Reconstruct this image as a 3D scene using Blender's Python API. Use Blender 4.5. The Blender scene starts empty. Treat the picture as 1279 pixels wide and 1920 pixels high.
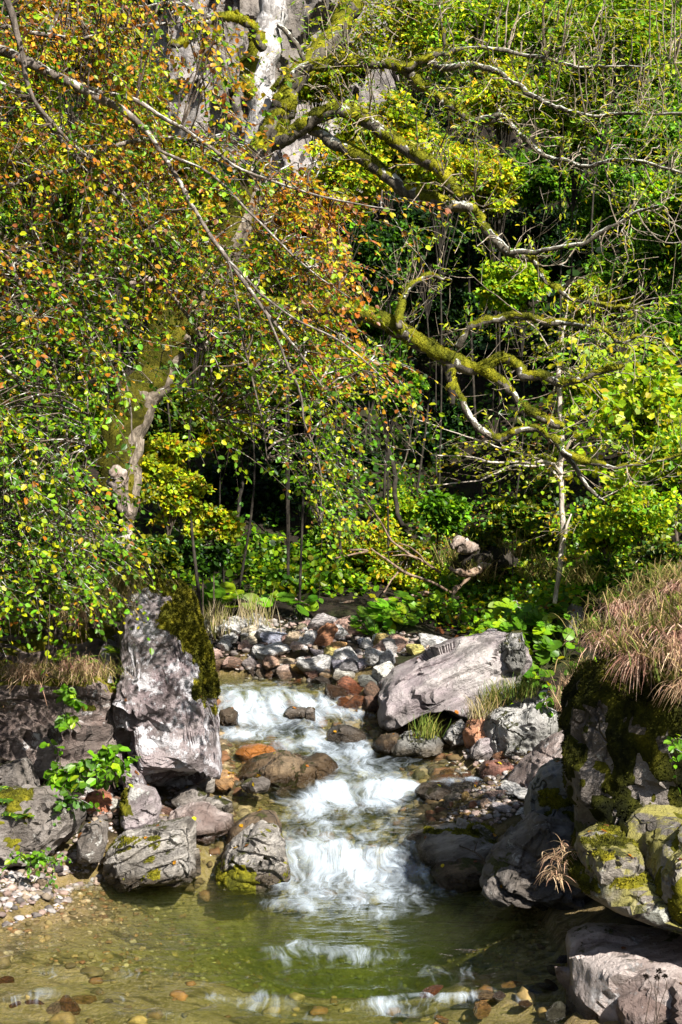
import bpy, bmesh, math
import numpy as np
from mathutils import Vector, Euler

rng = np.random.default_rng(11)
scene = bpy.context.scene
COL = scene.collection
F = 2667.0            # focal length in photo pixels
CX, HY, CZ = 639.5, 1000.0, 2.4   # principal column, horizon row, eye height

def P(px, py, d):
    """World point seen at photo pixel (px,py) at distance d along +Y."""
    return np.array([(px - CX) * d / F, d, CZ + (HY - py) * d / F])

def px_of(v):
    v = np.asarray(v)
    return CX + v[..., 0] * F / v[..., 1], HY - (v[..., 2] - CZ) * F / v[..., 1]

def unit(v):
    return v / np.maximum(np.linalg.norm(v, axis=-1, keepdims=True), 1e-9)

# ------------------------------------------------------------------ noise
_perm = np.random.default_rng(5).permutation(256)
_perm = np.concatenate([_perm, _perm, _perm])
_grad = unit(np.random.default_rng(6).normal(size=(256, 3)))

def perlin(p):
    p = np.asarray(p, float)
    i = np.floor(p).astype(int)
    f = p - i
    i &= 255
    u = f * f * f * (f * (f * 6 - 15) + 10)
    out = 0
    for dx in (0, 1):
        wx = u[..., 0] if dx else 1 - u[..., 0]
        for dy in (0, 1):
            wy = u[..., 1] if dy else 1 - u[..., 1]
            for dz in (0, 1):
                wz = u[..., 2] if dz else 1 - u[..., 2]
                h = _perm[_perm[_perm[i[..., 0] + dx] + i[..., 1] + dy] + i[..., 2] + dz]
                g = _grad[h]
                out = out + wx * wy * wz * (g[..., 0] * (f[..., 0] - dx) + g[..., 1] * (f[..., 1] - dy) + g[..., 2] * (f[..., 2] - dz))
    return out * 1.6

def fbm(p, octv=4, gain=.5, ridged=False):
    p = np.asarray(p, float)
    a, s, tot = 1.0, 1.0, 0
    for k in range(octv):
        n = perlin(p * s + 17.3 * k)
        if ridged: n = 1 - 2 * np.abs(n)
        tot = tot + a * n
        a *= gain; s *= 2.03
    return tot

def sstep(a, b, x):
    t = np.clip((x - a) / (b - a), 0, 1)
    return t * t * (3 - 2 * t)

# ------------------------------------------------------------------ mesh building
class MB:
    """Collects geometry and links it as ONE mesh object."""
    def __init__(self):
        self.V, self.Fs, self.C, self.n = [], [], [], 0
    def add(self, V, Flist, col=None, mat=0):
        V = np.asarray(V, float).reshape(-1, 3)
        if len(V) == 0: return
        if isinstance(Flist, np.ndarray): Flist = [Flist]
        for f in Flist:
            if len(f): self.Fs.append((np.asarray(f, np.int64) + self.n, mat))
        if col is None: col = np.tile([.5, .5, .5], (len(V), 1))
        col = np.asarray(col, float)
        if col.ndim == 1: col = np.tile(col, (len(V), 1))
        self.V.append(V); self.C.append(col); self.n += len(V)
    def build(self, name, mats, parent=None, origin=None, smooth=True, attrs=None):
        V = np.concatenate(self.V) if self.V else np.zeros((0, 3))
        C = np.concatenate(self.C) if self.C else np.zeros((0, 3))
        if origin is None:
            origin = np.array(parent['_o']) if parent is not None else np.zeros(3)
        Vl = V - np.asarray(origin)
        me = bpy.data.meshes.new(name)
        me.vertices.add(len(V)); me.vertices.foreach_set('co', Vl.astype(np.float32).ravel())
        loops = np.concatenate([f.ravel() for f, m in self.Fs]) if self.Fs else np.zeros(0, int)
        tot = np.concatenate([np.full(len(f), f.shape[1]) for f, m in self.Fs])
        mi = np.concatenate([np.full(len(f), m) for f, m in self.Fs])
        start = np.concatenate([[0], np.cumsum(tot)[:-1]])
        me.loops.add(len(loops)); me.loops.foreach_set('vertex_index', loops.astype(np.int32))
        me.polygons.add(len(tot))
        me.polygons.foreach_set('loop_start', start.astype(np.int32))
        me.polygons.foreach_set('loop_total', tot.astype(np.int32))
        if not isinstance(mats, (list, tuple)): mats = [mats]
        for m in mats: me.materials.append(m)
        me.polygons.foreach_set('material_index', mi.astype(np.int32))
        me.polygons.foreach_set('use_smooth', np.full(len(tot), bool(smooth)))
        a = me.attributes.new('col', 'FLOAT_COLOR', 'POINT')
        a.data.foreach_set('color', np.concatenate([C, np.ones((len(C), 1))], 1).astype(np.float32).ravel())
        for k, v in (attrs or {}).items():
            at = me.attributes.new(k, 'FLOAT', 'POINT')
            at.data.foreach_set('value', np.asarray(v, np.float32))
        me.update(calc_edges=True); me.validate()
        if smooth == 'sharp': me.set_sharp_from_angle(angle=math.radians(32))
        o = bpy.data.objects.new(name, me); COL.objects.link(o)
        if parent is not None:
            o.parent = parent
            o.location = np.asarray(origin) - np.array(parent['_o'])
        else:
            o.location = origin
        o['_o'] = [float(x) for x in origin]
        return o

AUTO = []
def tag(o, label, cat, group=None, kind=None):
    o['label'] = label
    if cat: o['category'] = cat
    if group: o['group'] = group
    if kind: o['kind'] = kind
    return o

def thing(name, label, cat, loc, group=None):
    o = bpy.data.objects.new(name, None); COL.objects.link(o)
    o.empty_display_size = .1
    o.location = loc; o['_o'] = [float(x) for x in loc]
    return tag(o, label, cat, group)

def catmull(pts, per=6):
    pts = np.asarray(pts, float)
    p = np.concatenate([[2 * pts[0] - pts[1]], pts, [2 * pts[-1] - pts[-2]]])
    out = []
    for i in range(1, len(p) - 2):
        t = np.linspace(0, 1, per, endpoint=False)[:, None]
        a, b, c, d = p[i - 1], p[i], p[i + 1], p[i + 2]
        out.append(.5 * (2 * b + (c - a) * t + (2 * a - 5 * b + 4 * c - d) * t ** 2 + (3 * b - a - 3 * c + d) * t ** 3))
    out.append(pts[-1:])
    return np.concatenate(out)

def tubes(Pm, R, sides=4, cap=True):
    """M tubes at once. Pm (M,n,3), R (M,n)."""
    Pm = np.asarray(Pm, float); M, n, _ = Pm.shape
    T = np.empty_like(Pm)
    T[:, 1:-1] = Pm[:, 2:] - Pm[:, :-2]; T[:, 0] = Pm[:, 1] - Pm[:, 0]; T[:, -1] = Pm[:, -1] - Pm[:, -2]
    T = unit(T)
    ref = np.where(np.abs(T[:, :1, 2:3]) > .85, np.array([1., 0, 0]), np.array([0, 0, 1.]))
    U = np.empty_like(Pm)
    u = unit(np.cross(T[:, 0], np.broadcast_to(ref[:, 0], T[:, 0].shape)))
    for k in range(n):
        u = unit(u - T[:, k] * np.sum(u * T[:, k], -1, keepdims=True)); U[:, k] = u
    W = np.cross(T, U)
    ang = np.linspace(0, 2 * np.pi, sides, endpoint=False)
    ring = U[:, :, None] * np.cos(ang)[:, None] + W[:, :, None] * np.sin(ang)[:, None]
    V = Pm[:, :, None] + ring * R[:, :, None, None]
    idx = np.arange(M * n * sides).reshape(M, n, sides)
    a = idx[:, :-1]; b = idx[:, 1:]
    q = np.stack([a, np.roll(a, -1, 2), np.roll(b, -1, 2), b], -1).reshape(-1, 4)
    fs = [q]
    if cap:
        fs.append(idx[:, -1].reshape(M, sides)); fs.append(idx[:, 0, ::-1].reshape(M, sides))
    return V.reshape(-1, 3), fs, ring.reshape(-1, 3)

LEAF = {
    'broad': np.array([(0, 0, 0), (.3, .34, .07), (.7, .29, .06), (1, 0, -.06), (.7, -.29, .06), (.3, -.34, .07)]),
    'round': np.array([(0, 0, 0), (.2, .42, .06), (.75, .40, .05), (1, 0, -.04), (.75, -.40, .05), (.2, -.42, .06)]),
    'narrow': np.array([(0, 0, 0), (.35, .15, .04), (.7, .12, .03), (1, 0, -.08), (.7, -.12, .03), (.35, -.15, .04)]),
}
def leaves(mb, pos, axis, nrm, size, col, kind='broad', mat=0):
    N = len(pos)
    if N == 0: return
    a = unit(axis); b = unit(np.cross(nrm, a)); n = np.cross(a, b)
    size = np.broadcast_to(np.asarray(size, float), (N,))[:, None, None]
    t = LEAF[kind]
    V = pos[:, None] + size * (t[:, 0, None] * a[:, None] + t[:, 1, None] * b[:, None] + t[:, 2, None] * n[:, None])
    base = np.arange(N)[:, None] * 6
    Fq = np.concatenate([base + np.array([0, 1, 2, 3]), base + np.array([0, 3, 4, 5])])
    mb.add(V.reshape(-1, 3), Fq, np.repeat(col, 6, 0), mat)

def leaves4(mb, pos, axis, nrm, size, col, w=.36, mat=0):
    N = len(pos)
    if N == 0: return
    a = unit(axis); b = unit(np.cross(nrm, a)); n = np.cross(a, b)
    size = np.broadcast_to(np.asarray(size, float), (N,))[:, None, None]
    t = np.array([(0, 0, 0), (.5, w, .06), (1, 0, -.05), (.5, -w, .06)])
    V = pos[:, None] + size * (t[:, 0, None] * a[:, None] + t[:, 1, None] * b[:, None] + t[:, 2, None] * n[:, None])
    Fq = np.arange(N)[:, None] * 4 + np.arange(4)
    mb.add(V.reshape(-1, 3), Fq, np.repeat(col, 4, 0), mat)

# leaf colours (linear albedo)
LC = dict(
    deep=(.026, .072, .006), green=(.070, .165, .008), fresh=(.135, .290, .010), lime=(.270, .400, .010),
    yg=(.420, .430, .010), yellow=(.540, .390, .016), gold=(.500, .250, .012), orange=(.500, .165, .016),
    brown=(.190, .070, .025), pink=(.380, .150, .070), olive=(.120, .135, .010), dark=(.006, .022, .005))  # the dark entry is deep shade painted as a leaf colour
def pick(weights, n, jit=.22, r=None):
    r = r or rng
    ks = list(weights); w = np.array([weights[k] for k in ks], float); w /= w.sum()
    c = np.array([LC[k] for k in ks])[r.choice(len(ks), n, p=w)]
    c = c * np.exp(r.normal(0, jit, (n, 1))) * np.exp(r.normal(0, .08, (n, 3)))
    return np.clip(c, .003, .6)
# ------------------------------------------------------------------ materials
def new_mat(name):
    m = bpy.data.materials.new(name); m.use_nodes = True
    nt = m.node_tree; nt.nodes.clear()
    out = nt.nodes.new('ShaderNodeOutputMaterial')
    return m, nt, out

class NT:
    def __init__(self, nt): self.nt = nt
    def n(self, t, **kw):
        nd = self.nt.nodes.new(t)
        for k, v in kw.items(): setattr(nd, k, v)
        return nd
    def link(self, a, b): self.nt.links.new(a, b)
    def setin(self, nd, key, v):
        s = nd.inputs[key]
        if hasattr(v, 'links') or isinstance(v, bpy.types.NodeSocket): self.link(v, s)
        else:
            if s.type == 'RGBA' and len(v) == 3: v = (*v, 1)
            s.default_value = v
    def noise(self, vec, scale, detail=5, rough=.55, dist=0):
        nd = self.n('ShaderNodeTexNoise')
        self.link(vec, nd.inputs['Vector'])
        nd.inputs['Scale'].default_value = scale; nd.inputs['Detail'].default_value = detail
        nd.inputs['Roughness'].default_value = rough; nd.inputs['Distortion'].default_value = dist
        return nd
    def voro(self, vec, scale, feature='F1', rand=1):
        nd = self.n('ShaderNodeTexVoronoi', feature=feature)
        self.link(vec, nd.inputs['Vector']); nd.inputs['Scale'].default_value = scale
        nd.inputs['Randomness'].default_value = rand
        return nd
    def math(self, op, a, b=None, c=None, clamp=False):
        nd = self.n('ShaderNodeMath', operation=op, use_clamp=clamp)
        for i, v in enumerate((a, b, c)):
            if v is None: continue
            self.setin(nd, i, v)
        return nd.outputs[0]
    def smooth(self, x, a, b):
        nd = self.n('ShaderNodeMapRange', interpolation_type='SMOOTHSTEP')
        self.setin(nd, 'Value', x); self.setin(nd, 'From Min', a); self.setin(nd, 'From Max', b)
        return nd.outputs['Result']
    def mix(self, fac, a, b, blend='MIX'):
        nd = self.n('ShaderNodeMix', data_type='RGBA', blend_type=blend)
        self.setin(nd, 0, fac); self.setin(nd, 6, a); self.setin(nd, 7, b)
        return nd.outputs[2]
    def ramp(self, x, stops, interp='LINEAR'):
        nd = self.n('ShaderNodeValToRGB'); self.link(x, nd.inputs[0])
        cr = nd.color_ramp; cr.interpolation = interp
        while len(cr.elements) < len(stops): cr.elements.new(.5)
        for e, (p, c) in zip(cr.elements, stops):
            e.position = p; e.color = (*c, 1) if len(c) == 3 else c
        return nd.outputs[0]
    def mapping(self, vec, scale=(1, 1, 1), rot=(0, 0, 0), loc=(0, 0, 0)):
        nd = self.n('ShaderNodeMapping'); self.link(vec, nd.inputs[0])
        nd.inputs['Scale'].default_value = scale; nd.inputs['Rotation'].default_value = rot; nd.inputs['Location'].default_value = loc
        return nd.outputs[0]
    def bump(self, h, strength, dist, normal=None):
        nd = self.n('ShaderNodeBump'); self.link(h, nd.inputs['Height'])
        nd.inputs['Strength'].default_value = strength; nd.inputs['Distance'].default_value = dist
        if normal is not None: self.link(normal, nd.inputs['Normal'])
        return nd.outputs[0]
    def attr(self, name):
        return self.n('ShaderNodeAttribute', attribute_name=name)

# water level along the stream (world y -> z); also used by the rocks' wet band
LY = [-6, 3, 6, 7.2, 7.5, 7.65, 8.0, 8.2, 9.75, 9.92, 10.02, 10.15, 10.9, 11.2, 11.5, 11.9, 12.5, 12.8, 13.15, 13.35, 13.6, 13.8, 16, 22]
LZ = [-1.0, -.5, -.16, -.10, -.09, -.05, -.045, 0, .01, .06, .15, .19, .27, .31, .40, .44, .525, .58, .66, .74, .87, .905, .93, 1.0]
def level(y): return np.interp(y, LY, LZ)

def wet_factor(N, pos):
    """0..1, the damp band just above the stream's own surface."""
    sep = N.n('ShaderNodeSeparateXYZ'); N.link(pos, sep.inputs[0])
    t = N.math('DIVIDE', N.math('SUBTRACT', sep.outputs[1], 6.0), 10.0, clamp=True)
    st = [((y - 6) / 10, (level(y) + .2, 0, 0)) for y in (6, 7.2, 8.2, 9.75, 10.1, 11.2, 11.6, 12.5, 13.15, 13.75, 16)]
    r = N.ramp(t, st)
    s2 = N.n('ShaderNodeSeparateColor'); N.link(r, s2.inputs[0])
    nz = N.noise(pos, 7, 3)
    h = N.math('SUBTRACT', N.math('SUBTRACT', sep.outputs[2], N.math('SUBTRACT', s2.outputs[0], .2)), N.math('MULTIPLY', nz.outputs[0], .09))
    return N.math('SUBTRACT', 1.0, N.smooth(h, .02, .11))

def rock_mat(name, cols, lichen=(.52, .50, .53), lichen_amt=.3, moss_amt=.0, strata=None, crack=.6, crack_scale=1.6,
             use_obj_color=False, stain=(.035, .028, .024), stain_amt=.4, scale=1., yellow=0., wet=True, smoothness=0.):
    m, nt, out = new_mat(name); N = NT(nt)
    tc = N.n('ShaderNodeTexCoord'); geo = N.n('ShaderNodeNewGeometry'); oi = N.n('ShaderNodeObjectInfo')
    off = N.n('ShaderNodeVectorMath', operation='ADD'); N.link(tc.outputs['Object'], off.inputs[0])
    rv = N.n('ShaderNodeCombineXYZ'); r10 = N.math('MULTIPLY', oi.outputs['Random'], 37.0)
    for k in range(3): N.link(r10, rv.inputs[k])
    N.link(rv.outputs[0], off.inputs[1])
    v = N.mapping(off.outputs[0], (scale,) * 3)
    big = N.noise(v, 1.7, 8, .62, .15); mid = N.noise(v, 6.5, 9, .70, .1); fine = N.noise(v, 34, 6, .7)
    base = N.ramp(big.outputs[0], [(.30, cols[0]), (.48, cols[1]), (.62, cols[2]), (.75, cols[1])])
    base = N.mix(N.math('MULTIPLY', N.smooth(mid.outputs[0], .40, .72), .55), base, cols[2])
    if use_obj_color:
        base = N.mix(1.0, base, oi.outputs['Color'], 'MULTIPLY')
    h = N.math('ADD', N.math('MULTIPLY', big.outputs[0], .9), N.math('MULTIPLY', mid.outputs[0], .45))
    h = N.math('ADD', h, N.math('MULTIPLY', fine.outputs[0], .20 * (1 - smoothness)))
    if strata:
        sv = N.mapping(N.mapping(v, (1, 1, 1), strata[1]), strata[0])
        s = N.noise(sv, 1.0, 7, .66, .15)
        h = N.math('ADD', h, N.math('MULTIPLY', s.outputs[0], strata[2]))
        base = N.mix(N.math('MULTIPLY', N.smooth(s.outputs[0], .56, .42), .55), base, stain)
    # cracks (irregular, broken up by noise)
    dv = N.n('ShaderNodeVectorMath', operation='ADD'); N.link(v, dv.inputs[0])
    dn = N.noise(v, 2.2, 4); sc = N.n('ShaderNodeVectorMath', operation='SCALE'); N.link(dn.outputs['Color'], sc.inputs[0]); sc.inputs['Scale'].default_value = .55
    N.link(sc.outputs[0], dv.inputs[1])
    vo = N.voro(dv.outputs[0], crack_scale, 'DISTANCE_TO_EDGE')
    cr = N.math('SUBTRACT', 1.0, N.smooth(vo.outputs['Distance'], .0, .045))
    cr = N.math('MULTIPLY', cr, N.smooth(N.noise(v, 2.7, 3).outputs[0], .42, .60))
    h = N.math('SUBTRACT', h, N.math('MULTIPLY', cr, .5 * crack))
    base = N.mix(N.math('MULTIPLY', cr, .85 * crack), base, stain)
    # grime patches
    gr = N.smooth(N.noise(v, 3.6, 10, .74, .1).outputs[0], .56, .70)
    base = N.mix(N.math('MULTIPLY', gr, stain_amt), base, stain)
    # pits and dark mineral specks
    pt = N.smooth(N.noise(v, 24, 5, .7, .4).outputs[0], .60, .68)
    base = N.mix(N.math('MULTIPLY', pt, .55), base, [c * 1.3 for c in stain])
    h = N.math('SUBTRACT', h, N.math('MULTIPLY', pt, .10))
    # lichen: crisp pale blotches, large and small
    if lichen_amt > 0:
        t1 = .66 - .20 * lichen_amt
        l1 = N.smooth(N.noise(v, 4.2, 11, .74, .15).outputs[0], t1, t1 + .035)
        t2 = .70 - .16 * lichen_amt
        l2 = N.smooth(N.noise(v, 17, 8, .68, .1).outputs[0], t2, t2 + .03)
        l = N.math('MAXIMUM', l1, l2)
        lc = N.mix(N.noise(v, 60, 3).outputs[0], [c * .72 for c in lichen], lichen)
        base = N.mix(N.math('MULTIPLY', l, .9), base, lc)
        h = N.math('ADD', h, N.math('MULTIPLY', l, .05))
    sepn = N.n('ShaderNodeSeparateXYZ'); N.link(geo.outputs['Normal'], sepn.inputs[0])
    if yellow > 0:
        yl = N.math('MULTIPLY', N.smooth(N.noise(v, 3.0, 8, .66, .4).outputs[0], .53 - .12 * yellow, .60 - .12 * yellow), N.smooth(sepn.outputs[2], .05, .5))
        base = N.mix(N.math('MULTIPLY', yl, .85), base, (.25, .225, .045))
    if moss_amt > 0:
        mm = N.math('ADD', N.noise(v, 3.4, 8, .68, .5).outputs[0], N.math('MULTIPLY', sepn.outputs[2], .16))
        t = .74 - .26 * moss_amt
        mf = N.smooth(mm, t, t + .05)
        mc = N.mix(N.noise(v, 40, 5).outputs[0], (.018, .020, .004), (.085, .085, .010))
        base = N.mix(mf, base, mc)
        h = N.math('ADD', h, N.math('MULTIPLY', N.math('MULTIPLY', mf, N.noise(v, 55, 4).outputs[0]), .35))
    bs = N.n('ShaderNodeBsdfPrincipled')
    rough = .82
    if wet:
        w = wet_factor(N, geo.outputs['Position'])
        base = N.mix(w, base, N.mix(1.0, base, (.30, .26, .21), 'MULTIPLY'))
        N.link(N.math('SUBTRACT', rough, N.math('MULTIPLY', w, .55)), bs.inputs['Roughness'])
    else: bs.inputs['Roughness'].default_value = rough
    N.link(base, bs.inputs['Base Color'])
    bs.inputs['Specular IOR Level'].default_value = .35
    N.link(N.bump(h, 1.0, .12 / scale * (1 - .4 * smoothness)), bs.inputs['Normal'])
    N.link(bs.outputs[0], out.inputs[0])
    return m

def leaf_mat(name, trans=.42, gloss=.35, rough=.42):
    m, nt, out = new_mat(name); N = NT(nt)
    a = N.attr('col'); geo = N.n('ShaderNodeNewGeometry')
    nz = N.noise(geo.outputs['Position'], 60, 3)
    c = N.mix(N.smooth(nz.outputs[0], .3, .75), N.mix(1.0, a.outputs['Color'], (.72, .78, .7), 'MULTIPLY'), a.outputs['Color'])
    bs = N.n('ShaderNodeBsdfPrincipled'); N.link(c, bs.inputs['Base Color'])
    bs.inputs['Roughness'].default_value = rough; bs.inputs['Specular IOR Level'].default_value = gloss
    tr = N.n('ShaderNodeBsdfTranslucent'); N.link(N.mix(1.0, c, (1.25, 1.25, .7), 'MULTIPLY'), tr.inputs[0])
    mx = N.n('ShaderNodeMixShader'); mx.inputs[0].default_value = trans
    N.link(bs.outputs[0], mx.inputs[1]); N.link(tr.outputs[0], mx.inputs[2]); N.link(mx.outputs[0], out.inputs[0])
    return m

def bark_mat(name, c1, c2, lichen=(.5, .5, .46), lichen_amt=.4, moss_amt=0., vscale=1., top=.15):
    m, nt, out = new_mat(name); N = NT(nt)
    tc = N.n('ShaderNodeTexCoord'); geo = N.n('ShaderNodeNewGeometry')
    v = N.mapping(tc.outputs['Object'], (vscale,) * 3)
    a = N.noise(v, 9, 7, .65, .5); b = N.noise(N.mapping(v, (1, 1, .35)), 34, 5, .65)
    base = N.mix(N.smooth(a.outputs[0], .35, .65), c1, c2)
    base = N.mix(N.math('MULTIPLY', N.smooth(b.outputs[0], .55, .40), .6), base, [x * .35 for x in c1])
    sepn = N.n('ShaderNodeSeparateXYZ'); N.link(geo.outputs['Normal'], sepn.inputs[0])
    if lichen_amt > 0:
        lm = N.math('ADD', N.noise(v, 12, 8, .66, .5).outputs[0], N.math('MULTIPLY', sepn.outputs[2], top))
        t = .72 - .3 * lichen_amt
        lf = N.smooth(lm, t, t + .04)
        base = N.mix(N.math('MULTIPLY', lf, .92), base, N.mix(N.noise(v, 70, 3).outputs[0], [x * .7 for x in lichen], lichen))
    if moss_amt > 0:
        mm = N.math('ADD', N.noise(v, 5, 7, .66, .4).outputs[0], N.math('MULTIPLY', sepn.outputs[2], .12))
        t = .74 - .3 * moss_amt
        base = N.mix(N.smooth(mm, t, t + .06), base, N.mix(N.noise(v, 60, 3).outputs[0], (.02, .022, .004), (.10, .095, .010)))
    bs = N.n('ShaderNodeBsdfPrincipled'); N.link(base, bs.inputs['Base Color'])
    bs.inputs['Roughness'].default_value = .85; bs.inputs['Specular IOR Level'].default_value = .25
    h = N.math('ADD', N.math('MULTIPLY', a.outputs[0], .5), N.math('MULTIPLY', b.outputs[0], .35))
    N.link(N.bump(h, .9, .03 / vscale), bs.inputs['Normal'])
    N.link(bs.outputs[0], out.inputs[0])
    return m

def attr_mat(name, rough=.8, spec=.25, var=None, trans=0., bumps=None):
    m, nt, out = new_mat(name); N = NT(nt)
    a = N.attr('col'); c = a.outputs['Color']; geo = N.n('ShaderNodeNewGeometry')
    if var:
        nz = N.noise(geo.outputs['Position'], var, 6, .65)
        c = N.mix(N.smooth(nz.outputs[0], .35, .7), N.mix(1.0, c, (.55, .55, .55), 'MULTIPLY'), c)
    bs = N.n('ShaderNodeBsdfPrincipled'); N.link(c, bs.inputs['Base Color'])
    bs.inputs['Roughness'].default_value = rough; bs.inputs['Specular IOR Level'].default_value = spec
    if bumps:
        N.link(N.bump(N.noise(geo.outputs['Position'], bumps[0], 6, .65).outputs[0], bumps[1], bumps[2]), bs.inputs['Normal'])
    if trans:
        tr = N.n('ShaderNodeBsdfTranslucent'); N.link(c, tr.inputs[0])
        mx = N.n('ShaderNodeMixShader'); mx.inputs[0].default_value = trans
        N.link(bs.outputs[0], mx.inputs[1]); N.link(tr.outputs[0], mx.inputs[2]); N.link(mx.outputs[0], out.inputs[0])
    else: N.link(bs.outputs[0], out.inputs[0])
    return m

M = {}
M['leaf'] = leaf_mat('leaf_blades')
M['leaf_far'] = leaf_mat('far_leaf_blades', .38, .2, .55)
M['grass'] = attr_mat('grass_blades', .7, .2, None, .3)
M['fern'] = attr_mat('fern_fronds', .55, .3, None, .35)
M['moss'] = attr_mat('moss_cushion', .95, .1, 45, .0, (70, .6, .02))
M['pebble'] = attr_mat('gravel_stones', .75, .3, 22, 0, (60, .4, .01))
M['wood'] = bark_mat('weathered_wood', (.20, .15, .12), (.34, .28, .245), lichen_amt=.1)
M['deadtwig'] = bark_mat('dead_branch_bark', (.17, .11, .075), (.30, .21, .15), lichen_amt=.1)
M['twig'] = bark_mat('pale_twig_bark', (.20, .155, .11), (.36, .30, .23), lichen_amt=.15)
M['paletwig'] = bark_mat('pale_sapling_bark', (.36, .30, .25), (.55, .49, .43), lichen_amt=.15)
M['darktwig'] = bark_mat('dark_twig_bark', (.055, .040, .030), (.13, .10, .075), lichen_amt=.25)
M['beech'] = bark_mat('beech_bark', (.075, .06, .048), (.20, .165, .14), lichen=(.40, .39, .35), lichen_amt=.45)
M['limb'] = bark_mat('old_limb_bark', (.05, .042, .032), (.14, .12, .09), lichen=(.46, .47, .41), lichen_amt=.40, top=.26)
M['oldtrunk'] = bark_mat('old_trunk_bark', (.11, .085, .06), (.27, .225, .175), lichen=(.44, .41, .37), lichen_amt=.4, moss_amt=.32)
M['paletrunk'] = bark_mat('pale_trunk_bark', (.22, .20, .19), (.46, .44, .43), lichen=(.62, .60, .60), lichen_amt=.62, top=0)
M['darkbark'] = bark_mat('dark_forest_bark', (.016, .013, .010), (.045, .037, .027), lichen_amt=.0, moss_amt=.2)

# rock families
M['r_purple'] = rock_mat('purple_grey_gneiss', [(.125, .092, .10), (.235, .185, .195), (.33, .285, .285)], (.56, .54, .57), .76, 0, ((1.2, 2, 6), (.2, .5, .3), .5), .8, 1.3, stain_amt=.35)
M['r_outcrop'] = rock_mat('layered_brown_gneiss', [(.06, .042, .036), (.155, .112, .098), (.32, .265, .24)], (.55, .52, .51), .36, .12, ((.8, 1.5, 7), (.1, .35, .1), 1.2), .8, 1.6, stain_amt=.6)
M['r_slab'] = rock_mat('pale_lilac_gneiss', [(.21, .165, .18), (.33, .28, .29), (.42, .385, .37)], (.50, .49, .47), .30, .0, ((.8, 1.6, 7), (.0, .46, .0), 1.0), .6, .9, stain_amt=.22)
M['r_layer'] = rock_mat('pale_layered_gneiss', [(.15, .13, .11), (.30, .27, .235), (.41, .38, .35)], (.55, .53, .49), .3, .14, ((1.2, 1.5, 9), (.15, .3, .0), 1.3), .8, 1.8, stain_amt=.3)
M['r_crack'] = rock_mat('cracked_grey_rock', [(.18, .165, .16), (.32, .305, .295), (.42, .41, .39)], (.55, .54, .52), .35, .26, ((1.3, 1.3, 3), (.4, .2, .3), .5), 1.0, 3.6, stain=(.018, .02, .008), stain_amt=.25)
M['r_moss'] = rock_mat('mossy_dark_rock', [(.05, .04, .033), (.13, .105, .085), (.30, .26, .23)], (.58, .55, .50), .28, .62, ((1.2, 1.2, 4), (.3, .2, .0), .8), .8, 2.0, stain_amt=.5)
M['r_ledge'] = rock_mat('lichened_ledge_rock', [(.13, .115, .095), (.27, .235, .20), (.40, .36, .33)], (.50, .50, .44), .45, .30, ((.9, 1.3, 6), (.1, .25, .0), .9), .9, 2.2, stain_amt=.4, yellow=.75)
M['r_block'] = rock_mat('pinkish_bank_rock', [(.15, .11, .098), (.30, .242, .225), (.42, .365, .345)], (.42, .40, .40), .36, .03, ((1.4, 1.4, 2), (.2, .2, 0), .4), .5, 1.0, stain=(.06, .028, .018), stain_amt=.4)
M['r_wet'] = rock_mat('wet_brown_rock', [(.05, .032, .016), (.11, .07, .035), (.21, .15, .09)], (.34, .29, .22), .25, .28, ((1.2, 1.4, 5), (.1, .2, 0), .6), .7, 2.2, stain_amt=.45)
M['r_dark'] = rock_mat('dark_grey_rock', [(.055, .045, .037), (.135, .115, .10), (.28, .25, .23)], (.48, .46, .43), .3, .22, ((1.1, 1.4, 5), (.2, .2, .1), .8), .7, 1.8, stain_amt=.5)
M['cobble'] = rock_mat('stream_cobbles', [(.55, .53, .52), (.80, .78, .76), (1.0, .98, .95)], (.62, .60, .58), .16, .0, ((2, 2, 7), (.3, .2, 0), .5), .35, 3.2, use_obj_color=True, stain_amt=.3, scale=1.6)
M['r_yellow'] = rock_mat('yellow_lichened_rock', [(.11, .10, .08), (.23, .20, .17), (.34, .31, .28)], (.44, .44, .38), .5, .12, ((.9, 1.3, 4), (.1, .25, .0), .6), .9, 2.6, stain_amt=.45, yellow=.8)
# ------------------------------------------------------------------ terrain
XLY = [-6, 3, 7, 8, 8.5, 8.95, 9.6, 9.85, 10.15, 11.3, 12.5, 13.7, 14.3, 14.8, 15.3, 16, 20]
XLX = [-4.6, -4.2, -3.3, -2.75, -2.25, -1.85, -1.95, -1.7, -1.15, -1.08, -1.12, -1.32, -1.6, -2.2, -3.1, -4.6, -12]
XRY = [-6, 3, 6, 7, 8, 9, 9.8, 10.3, 10.9, 11.5, 12.0, 12.5, 12.9, 13.2, 13.7, 14.2, 14.6, 15.1, 15.6, 16.2, 20]
XRX = [1.9, 1.6, 1.25, 1.15, 1.25, 1.3, 1.0, .90, .88, 1.18, 1.05, .98, .62, .40, .12, -.10, -.45, -1.5, -2.6, -4.2, -11]
def xl(y): return np.interp(y, XLY, XLX)
def xr(y): return np.interp(y, XRY, XRX)

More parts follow.
